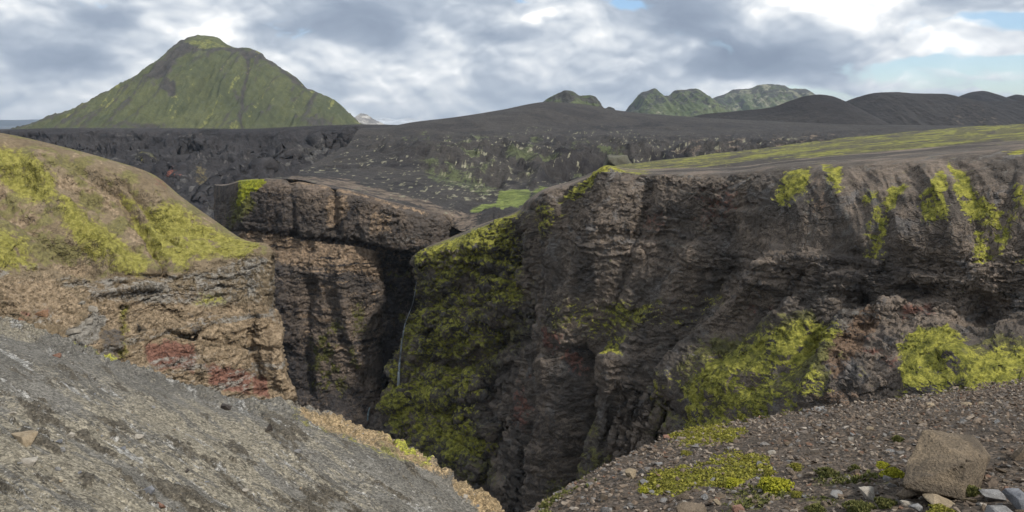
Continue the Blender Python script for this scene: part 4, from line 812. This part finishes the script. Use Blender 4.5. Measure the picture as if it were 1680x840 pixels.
small_stones(NL, 105, .07, .17, [S_GREY, S_PALE, S_TAN, S_GREY, S_BLUE], 'small pale or grey stone lying loose on the grey scree', 'loose stones on the grey scree', (0, 800, 560, 845), 12)

def scatter(name, s, n, size, mat, label, seed, wfun, smax=4., tilt=.5, sink=.1, protos=PROTO, flatn=True, cmin=.5):
    g = np.random.default_rng(seed); P = s.P; du = np.linalg.norm(np.gradient(P, axis=1), axis=-1); dv = np.linalg.norm(np.gradient(P, axis=0), axis=-1)
    w = du*dv*wfun(s); w = (w/w.sum()).ravel(); i = g.choice(len(w), n, p=w); c = P.reshape(-1, 3)[i]
    ex = np.stack([g.uniform(-.5, .5, n)*du.ravel()[i], g.uniform(-.5, .5, n)*dv.ravel()[i], 0*i], -1)
    sz = np.minimum(size*np.exp(g.normal(0, .45, n)), size*smax); c = c+ex; c[:, 2] += sz*sink
    a, b_, r = g.uniform(0, 6.283, n), g.uniform(-tilt, tilt, n), g.uniform(-tilt, tilt, n)
    Vs, Ts, Cs = [], [], []; off = 0; k = g.integers(0, len(protos), n)
    for j in range(len(protos)):
        m = np.where(k == j)[0]; V, T = protos[j]; q = V[None]*sz[m][:, None, None]*g.uniform(.7, 1.2, (len(m), 1, 3))
        ca, sa = np.cos(a[m])[:, None], np.sin(a[m])[:, None]; cb, sb = np.cos(b_[m])[:, None], np.sin(b_[m])[:, None]; cr, sr = np.cos(r[m])[:, None], np.sin(r[m])[:, None]
        x, y, z = q[..., 0], q[..., 1], q[..., 2]; x, y = x*ca-y*sa, x*sa+y*ca; y, z = y*cb-z*sb, y*sb+z*cb; x, z = x*cr+z*sr, -x*sr+z*cr
        q = np.stack([x, y, z], -1)+c[m][:, None]
        Vs.append(q.reshape(-1, 3)); Ts.append((T[None]+(np.arange(len(m))*len(V))[:, None, None]+off).reshape(-1, 3)); off += len(m)*len(V); Cs.append(np.repeat(g.random(len(m)), len(V)))
    V = np.concatenate(Vs); me = meshdata(name, V, np.concatenate(Ts), False)
    at_ = me.attributes.new('tint', 'FLOAT', 'POINT'); at_.data.foreach_set('value', np.concatenate(Cs).astype(np.float32))
    o = bpy.data.objects.new(name, me); COL.objects.link(o); me.materials.append(mat); tag(o, label, None, None, 'stuff'); return o
def gravel_mat(name, stops, grain):
    m, t, b = newmat(name); at_ = t.n('ShaderNodeAttribute', attribute_name='tint'); cr = t.n('ShaderNodeValToRGB'); e = cr.color_ramp.elements
    e[0].color = (*stops[0][1], 1); e[0].position = 0; e[1].color = (*stops[-1][1], 1); e[1].position = stops[-1][0]; cr.color_ramp.interpolation = 'CONSTANT'
    for p, c in stops[1:-1]: n_ = e.new(p); n_.color = (*c, 1)
    t.l(at_.outputs['Fac'], cr.inputs[0]); n = t.noise(t.n('ShaderNodeNewGeometry').outputs['Position'], 1/grain, 4, .6)
    t.l(t.mix(1., cr.outputs[0], t.val(t.rng(n, .3, .7, .7, 1.25)), 'MULTIPLY'), b.inputs['Base Color']); return m
G1 = gravel_mat('rubble', [(0, (.095, .072, .054)), (.22, (.145, .110, .082)), (.42, (.12, .10, .085)), (.58, (.185, .145, .11)), (.72, (.15, .14, .13)), (.82, (.23, .19, .15)), (.93, (.15, .09, .062)), (.965, (.32, .28, .235))], .02)
G2 = gravel_mat('scree stones', [(0, (.11, .10, .088)), (.25, (.16, .15, .135)), (.5, (.20, .19, .17)), (.68, (.15, .155, .17)), (.8, (.26, .25, .23)), (.9, (.20, .16, .11)), (.975, (.32, .31, .29))], .08)
vis = lambda s, a=.12: (s.vt > a)*1.
front = lambda s: vis(s, .1)*(proj(s.P)[..., 1] < 900)*(proj(s.P)[..., 0] < 1760)*(proj(s.P)[..., 0] > -60)
scatter('gravel', NR, 34000, .034, G1, 'small angular brown gravel covering the rubble slope', 21, lambda s: front(s)*(1-.6*s.m['moss']), 3.2)
scatter('gravel', NL, 20000, .030, G2, 'grey and whitish gravel streaks on the scree', 22, lambda s: front(s)*(.12+1.3*ss(-.05, .3, s.st))*(1-.7*s.m['moss']), 3.)

# ------------------------------------------------------------------ moss cushions and small plants on the rubble slope
def moss_mat(name, a, b_, c_):
    m, t, b = newmat(name); at_ = t.n('ShaderNodeAttribute', attribute_name='tint'); cr = t.n('ShaderNodeValToRGB'); e = cr.color_ramp.elements
    e[0].color = (*a, 1); e[1].color = (*c_, 1); n_ = e.new(.5); n_.color = (*b_, 1); t.l(at_.outputs['Fac'], cr.inputs[0]); t.l(cr.outputs[0], b.inputs['Base Color'])
    b.inputs['Specular IOR Level'].default_value = .1; return m
MM = moss_mat('yellow moss', (.085, .082, .022), (.20, .19, .038), (.29, .265, .055)); MB = moss_mat('bright cushion', (.15, .16, .02), (.32, .32, .035), (.42, .39, .05)); MO = moss_mat('olive tuft', (.07, .08, .03), (.13, .135, .045), (.20, .19, .07))
def sprig(k):
    g = np.random.default_rng(900+k); V, T = [], []
    for i in range(7):
        a = g.uniform(0, 6.283); t = g.uniform(.2, 1.1); d = np.array([math.cos(a)*math.sin(t), math.sin(a)*math.sin(t), math.cos(t)]); sd = np.cross(d, [0, 0, 1.]); sd /= np.linalg.norm(sd)+1e-6
        b0 = g.normal(0, .12, 3)*[1, 1, .3]; n = len(V); w = .17; V += [b0, b0+d*.3+sd*w, b0+d*.62, b0+d*.3-sd*w]; T += [[n, n+1, n+2], [n, n+2, n+3]]
    return np.array(V), np.array(T)
SPR = [sprig(k) for k in range(8)]
def tuftp(k):
    bm = bmesh.new(); bmesh.ops.create_icosphere(bm, subdivisions=1, radius=.5)
    g = np.random.default_rng(k)
    for v in bm.verts: v.co *= g.uniform(.65, 1.2); v.co.z *= .6
    return bm_arrays(bm)
TUF = [tuftp(k) for k in range(8)]
scatter('moss', NR, 22000, .016, MM, 'yellow-green moss carpet on the rubble slope', 31, lambda s: front(s)*ss(.25, .6, s.m['moss']), 2.5, .6, .25, TUF+SPR)
scatter('ground_cover', NR, 2600, .024, MO, 'thin olive plants sprouting between the stones', 32, lambda s: front(s)*ss(.35, .7, s.m['olive']), 2.2, .6, .3, SPR)
def cushion(px, py, wpx, hr, mat, label, seed, ns=420, cat='moss cushion', name='moss_cushion', leaf=.10, kinds=None):
    p, n = put(NR, px, py+wpx*hr*.2); w = wpx/F*math.hypot(p[1], p[2]); g = np.random.default_rng(seed); V, T, C = [], [], []; off = 0
    bm = bmesh.new(); bmesh.ops.create_icosphere(bm, subdivisions=3, radius=.5)
    for v in bm.verts: v.co = Vector((v.co.x*w*.9, v.co.y*w*.8, v.co.z*w*hr*1.1)); v.co *= 1+.25*mn.noise(v.co/w*4+Vector((seed, 0, 0)))
    v0, t0 = bm_arrays(bm); V.append(v0); T.append(t0); C.append(np.full(len(v0), .1)); off = len(v0)
    for i in range(ns):
        a = g.uniform(0, 6.283); r = g.random()**.5; d = np.array([math.cos(a)*r, math.sin(a)*r, math.sqrt(max(0, 1-r*r))]); wob = 1+.28*math.sin(a*3+seed)+.15*math.sin(a*7)
        c = d*np.array([w*.55*wob, w*.5*wob, w*hr*.62]); q, t = (kinds or (TUF+SPR))[g.integers(0, 8 if kinds else 16)]; z = g.uniform(.6, 1.3)*w*leaf
        ca, sa = math.cos(g.uniform(0, 6)), math.sin(g.uniform(0, 6)); q = q*z*np.array([1, 1, 1.2]); V.append(q+c); T.append(t+off); off += len(q); C.append(np.full(len(q), g.random()))
    me = meshdata(name, np.concatenate(V), np.concatenate(T), False); a_ = me.attributes.new('tint', 'FLOAT', 'POINT'); a_.data.foreach_set('value', np.concatenate(C).astype(np.float32)); me.materials.append(mat)
    o = bpy.data.objects.new(name, me); COL.objects.link(o); o.location = p+np.array([0, 0, w*hr*.1]); tag(o, label, cat); return o
cushion(1272, 800, 44, .6, MB, 'brightest and largest yellow-green moss cushion, alone near the bottom', 1, 700)
cushion(1206, 795, 28, .5, MB, 'yellow moss cushion between the large moss patch and the brightest cushion', 2)
cushion(1447, 766, 20, .7, MB, 'yellow-green moss cushion, the upper one beside the big boulder', 3)
cushion(1466, 780, 34, .5, MB, 'wide yellow-green moss cushion touching the left side of the big boulder', 4, 600)
cushion(1056, 806, 15, .8, MB, 'tiny bright moss cushion at the left tip of the large moss patch', 5, 250)
cushion(1305, 768, 20, .8, MM, 'small mossy tuft above and right of the brightest cushion', 6, 300)
cushion(1307, 813, 18, .7, MM, 'dull green cushion just right of the brightest cushion', 7, 300)
cushion(1125, 745, 16, .5, MM, 'small round moss cushion between the two big moss patches', 8, 250)
cushion(1265, 778, 22, .45, MM, 'mossy tuft right above the brightest cushion', 9, 300)
cushion(1472, 722, 16, .7, MO, 'sage green plant left of the top of the big boulder', 10, 120, 'plant', 'plant', .25, SPR)
cushion(1402, 772, 16, .8, MO, 'sage green plant midway between cushions and the big boulder', 11, 120, 'plant', 'plant', .25, SPR)
cushion(1355, 778, 24, .6, MO, 'olive plant on bare soil above the grey block', 12, 160, 'plant', 'plant', .22, SPR)
cushion(1410, 838, 36, .5, MO, 'green plant under the pale triangular slab', 13, 220, 'plant', 'plant', .2, SPR)
cushion(1452, 828, 26, .5, MO, 'leafy green plant left of the flat cream stone', 14, 200, 'plant', 'plant', .2, SPR)
cushion(1594, 808, 26, .6, MO, 'green plant growing at the lower right foot of the big boulder', 15, 200, 'plant', 'plant', .2, SPR)
cushion(1545, 840, 40, .3, MM, 'yellow moss cushion at the bottom edge below the tan slab', 16, 400)
cushion(1340, 838, 26, .5, MO, 'faded green plant at the bottom edge, left of the grey block', 17, 180, 'plant', 'plant', .2, SPR)

# ------------------------------------------------------------------ boulders at the foot of the pale cliff, outcrop on the ash plain
def far_rock(x, y, w, hr, D, mat, label, name='boulder', cat='boulder', seed=1, dr=.8, amp=.05):
    c = at(x, y, D); W = w/F*D
    me = rough_rock(name, [Vector(q) for q in rock_pts(seed, (W, W*dr, W*hr), 14)], mat, amp, 2, seed % 11, .03)
    o = bpy.data.objects.new(name, me); COL.objects.link(o); o.location = c; tag(o, label, cat)
MF = stone_mat('weathered boulder', (.17, .15, .12), (.28, .25, .21), 12); MFR = stone_mat('rusty boulder', (.17, .09, .05), (.25, .15, .09), 12); MFO = stone_mat('lichened outcrop', (.075, .072, .055), (.13, .125, .095), 30)
far_rock(120, 545, 26, .5, 232, MF, 'pale angular boulder above the mossy line at the top of the grey scree', seed=3)
far_rock(146, 528, 22, .6, 240, MF, 'pale broken block right of the pale angular boulder', seed=4)
far_rock(153, 506, 18, .8, 248, MF, 'pale block at the top of the boulder gully in the ochre hillside', seed=5)
far_rock(134, 497, 12, .7, 250, MF, 'small pale block left of the top of the boulder gully', seed=12)
far_rock(70, 516, 24, .6, 232, MFR, 'rusty brown boulder with a dark cleft on the ochre ground', seed=6)
far_rock(36, 524, 15, .8, 222, MFR, 'rusty red boulder standing apart at the far left of the ochre ground', seed=7)
far_rock(257, 490, 20, .5, 272, MF, 'brown crag block jutting from the banded cliff', seed=8)
far_rock(1014, 270, 92, .40, 720, MFO, 'rounded lichen-covered rock hump rising behind the grassy tableland', 'rock_outcrop', 'rock outcrop', 9, 1.0, .03)
far_rock(1157, 242, 14, .7, 950, S_DARK, 'small dark crag on the ash plain behind the tableland', 'rock_outcrop', 'rock outcrop', 10)

# ------------------------------------------------------------------ water
def water_mat(name, a, b_, sc):
    m, t, b = newmat(name); g = t.n('ShaderNodeNewGeometry').outputs['Position']; mp = t.n('ShaderNodeMapping'); t.l(g, mp.inputs[0]); mp.inputs['Scale'].default_value = (1, 1, .12)
    n = t.noise(mp.outputs[0], sc, 5, .6); t.l(t.mix(t.rng(n, .35, .65), a, b_), b.inputs['Base Color']); b.inputs['Roughness'].default_value = .35; return m
def front_depth(px, py):
    d = 1e9
    for s in (RW, MESA):
        i = look(s, px, py, 3.); q = s.q[i]
        if math.hypot(q[0]-px, q[1]-py) < 4: d = min(d, s.P[i][1])
    return d
def fall(name, pts, mat, label, cat, off=2.0):
    V, T = [], []; n = 0; tt = np.linspace(0, len(pts)-1, len(pts)*9); p = pchip(np.arange(len(pts)), np.array(pts, float), tt)
    D = np.array([front_depth(x, y) for x, y, w in p]); D = np.where(D > 1e8, np.median(D), D); K = 5
    D = np.array([np.median(D[max(0, i-K):i+K+1]) for i in range(len(D))])-off
    for i, (x, y, w) in enumerate(p):
        x += .5*mn.noise(Vector((i*.35, 3, 0))); w *= 1+.35*mn.noise(Vector((i*.6, 7, 0))); c = at(x, y, D[i]); h = w/F*D[i]/2
        for a in np.linspace(0, 2*math.pi, 8, endpoint=False): V.append(c+np.array([math.cos(a)*h, math.sin(a)*h*.6, 0]))
    m = len(p)
    for i in range(m-1):
        for j in range(8): T.append([i*8+j, i*8+(j+1) % 8, (i+1)*8+(j+1) % 8, (i+1)*8+j])
    me = meshdata(name, np.array(V), np.array(T)); me.materials.append(mat); o = bpy.data.objects.new(name, me); COL.objects.link(o); tag(o, label, cat)
WM = water_mat('falling water', (.09, .10, .105), (.33, .36, .38), .45)
fall('waterfall', [(683, 462, .9), (681, 478, 1.2), (678, 494, 1.4), (672, 512, 1.1), (665, 530, 1.8), (661, 550, 2.6), (657.5, 576, 2.8), (655, 604, 3.8), (653.5, 634, 4.6)], WM, 'thin white waterfall dropping down a dark cleft beside the mossy spur', 'waterfall')
fall('waterfall', [(607, 668, 2), (604, 678, 2.6), (603, 690, 3)], water_mat('cascade water', (.10, .14, .15), (.22, .27, .28), .5), 'tiny bluish cascade at the dark bottom of the gorge', 'waterfall', 1.5)
def river():
    c = [(60, 150), (50, 260), (20, 330), (-30, 400), (-70, 470), (-95, 520), (-100, 560)]
    c = pchip(np.arange(7), np.array(c, float), np.linspace(0, 6, 60)); V = []; T = []
    for i, (x, y) in enumerate(c):
        w = 5+1.5*math.sin(i*.7); V += [[x-w, y, -223.2], [x+w, y, -223.2]]
        if i: T.append([2*i-2, 2*i-1, 2*i+1, 2*i])
    me = meshdata('river', np.array(V), np.array(T)); m, t, b = newmat('river water'); b.inputs['Base Color'].default_value = (.05, .07, .07, 1); b.inputs['Roughness'].default_value = .15; me.materials.append(m)
    o = bpy.data.objects.new('river', me); COL.objects.link(o); tag(o, kind='structure')
river()

# ------------------------------------------------------------------ air
def haze():
    bm = bmesh.new(); bmesh.ops.create_cube(bm, size=1)
    z0, z1 = -245, 560
    for v in bm.verts: v.co = Vector((v.co.x*61500, v.co.y*61500, z0 if v.co.z < 0 else z1))
    me = bpy.data.meshes.new('haze'); bm.to_mesh(me); bm.free()
    m = bpy.data.materials.new('haze'); m.use_nodes = True; nt = m.node_tree; nt.nodes.clear(); o_ = nt.nodes.new('ShaderNodeOutputMaterial'); v = nt.nodes.new('ShaderNodeVolumePrincipled')
    v.inputs['Color'].default_value = (.70, .83, 1, 1); v.inputs['Density'].default_value = 2.7e-5; v.inputs['Anisotropy'].default_value = .3; nt.links.new(v.outputs[0], o_.inputs['Volume'])
    me.materials.append(m); o = bpy.data.objects.new('haze', me); COL.objects.link(o); tag(o, kind='stuff', label='thin blue haze over the far land'); m.cycles.homogeneous_volume = True
haze()
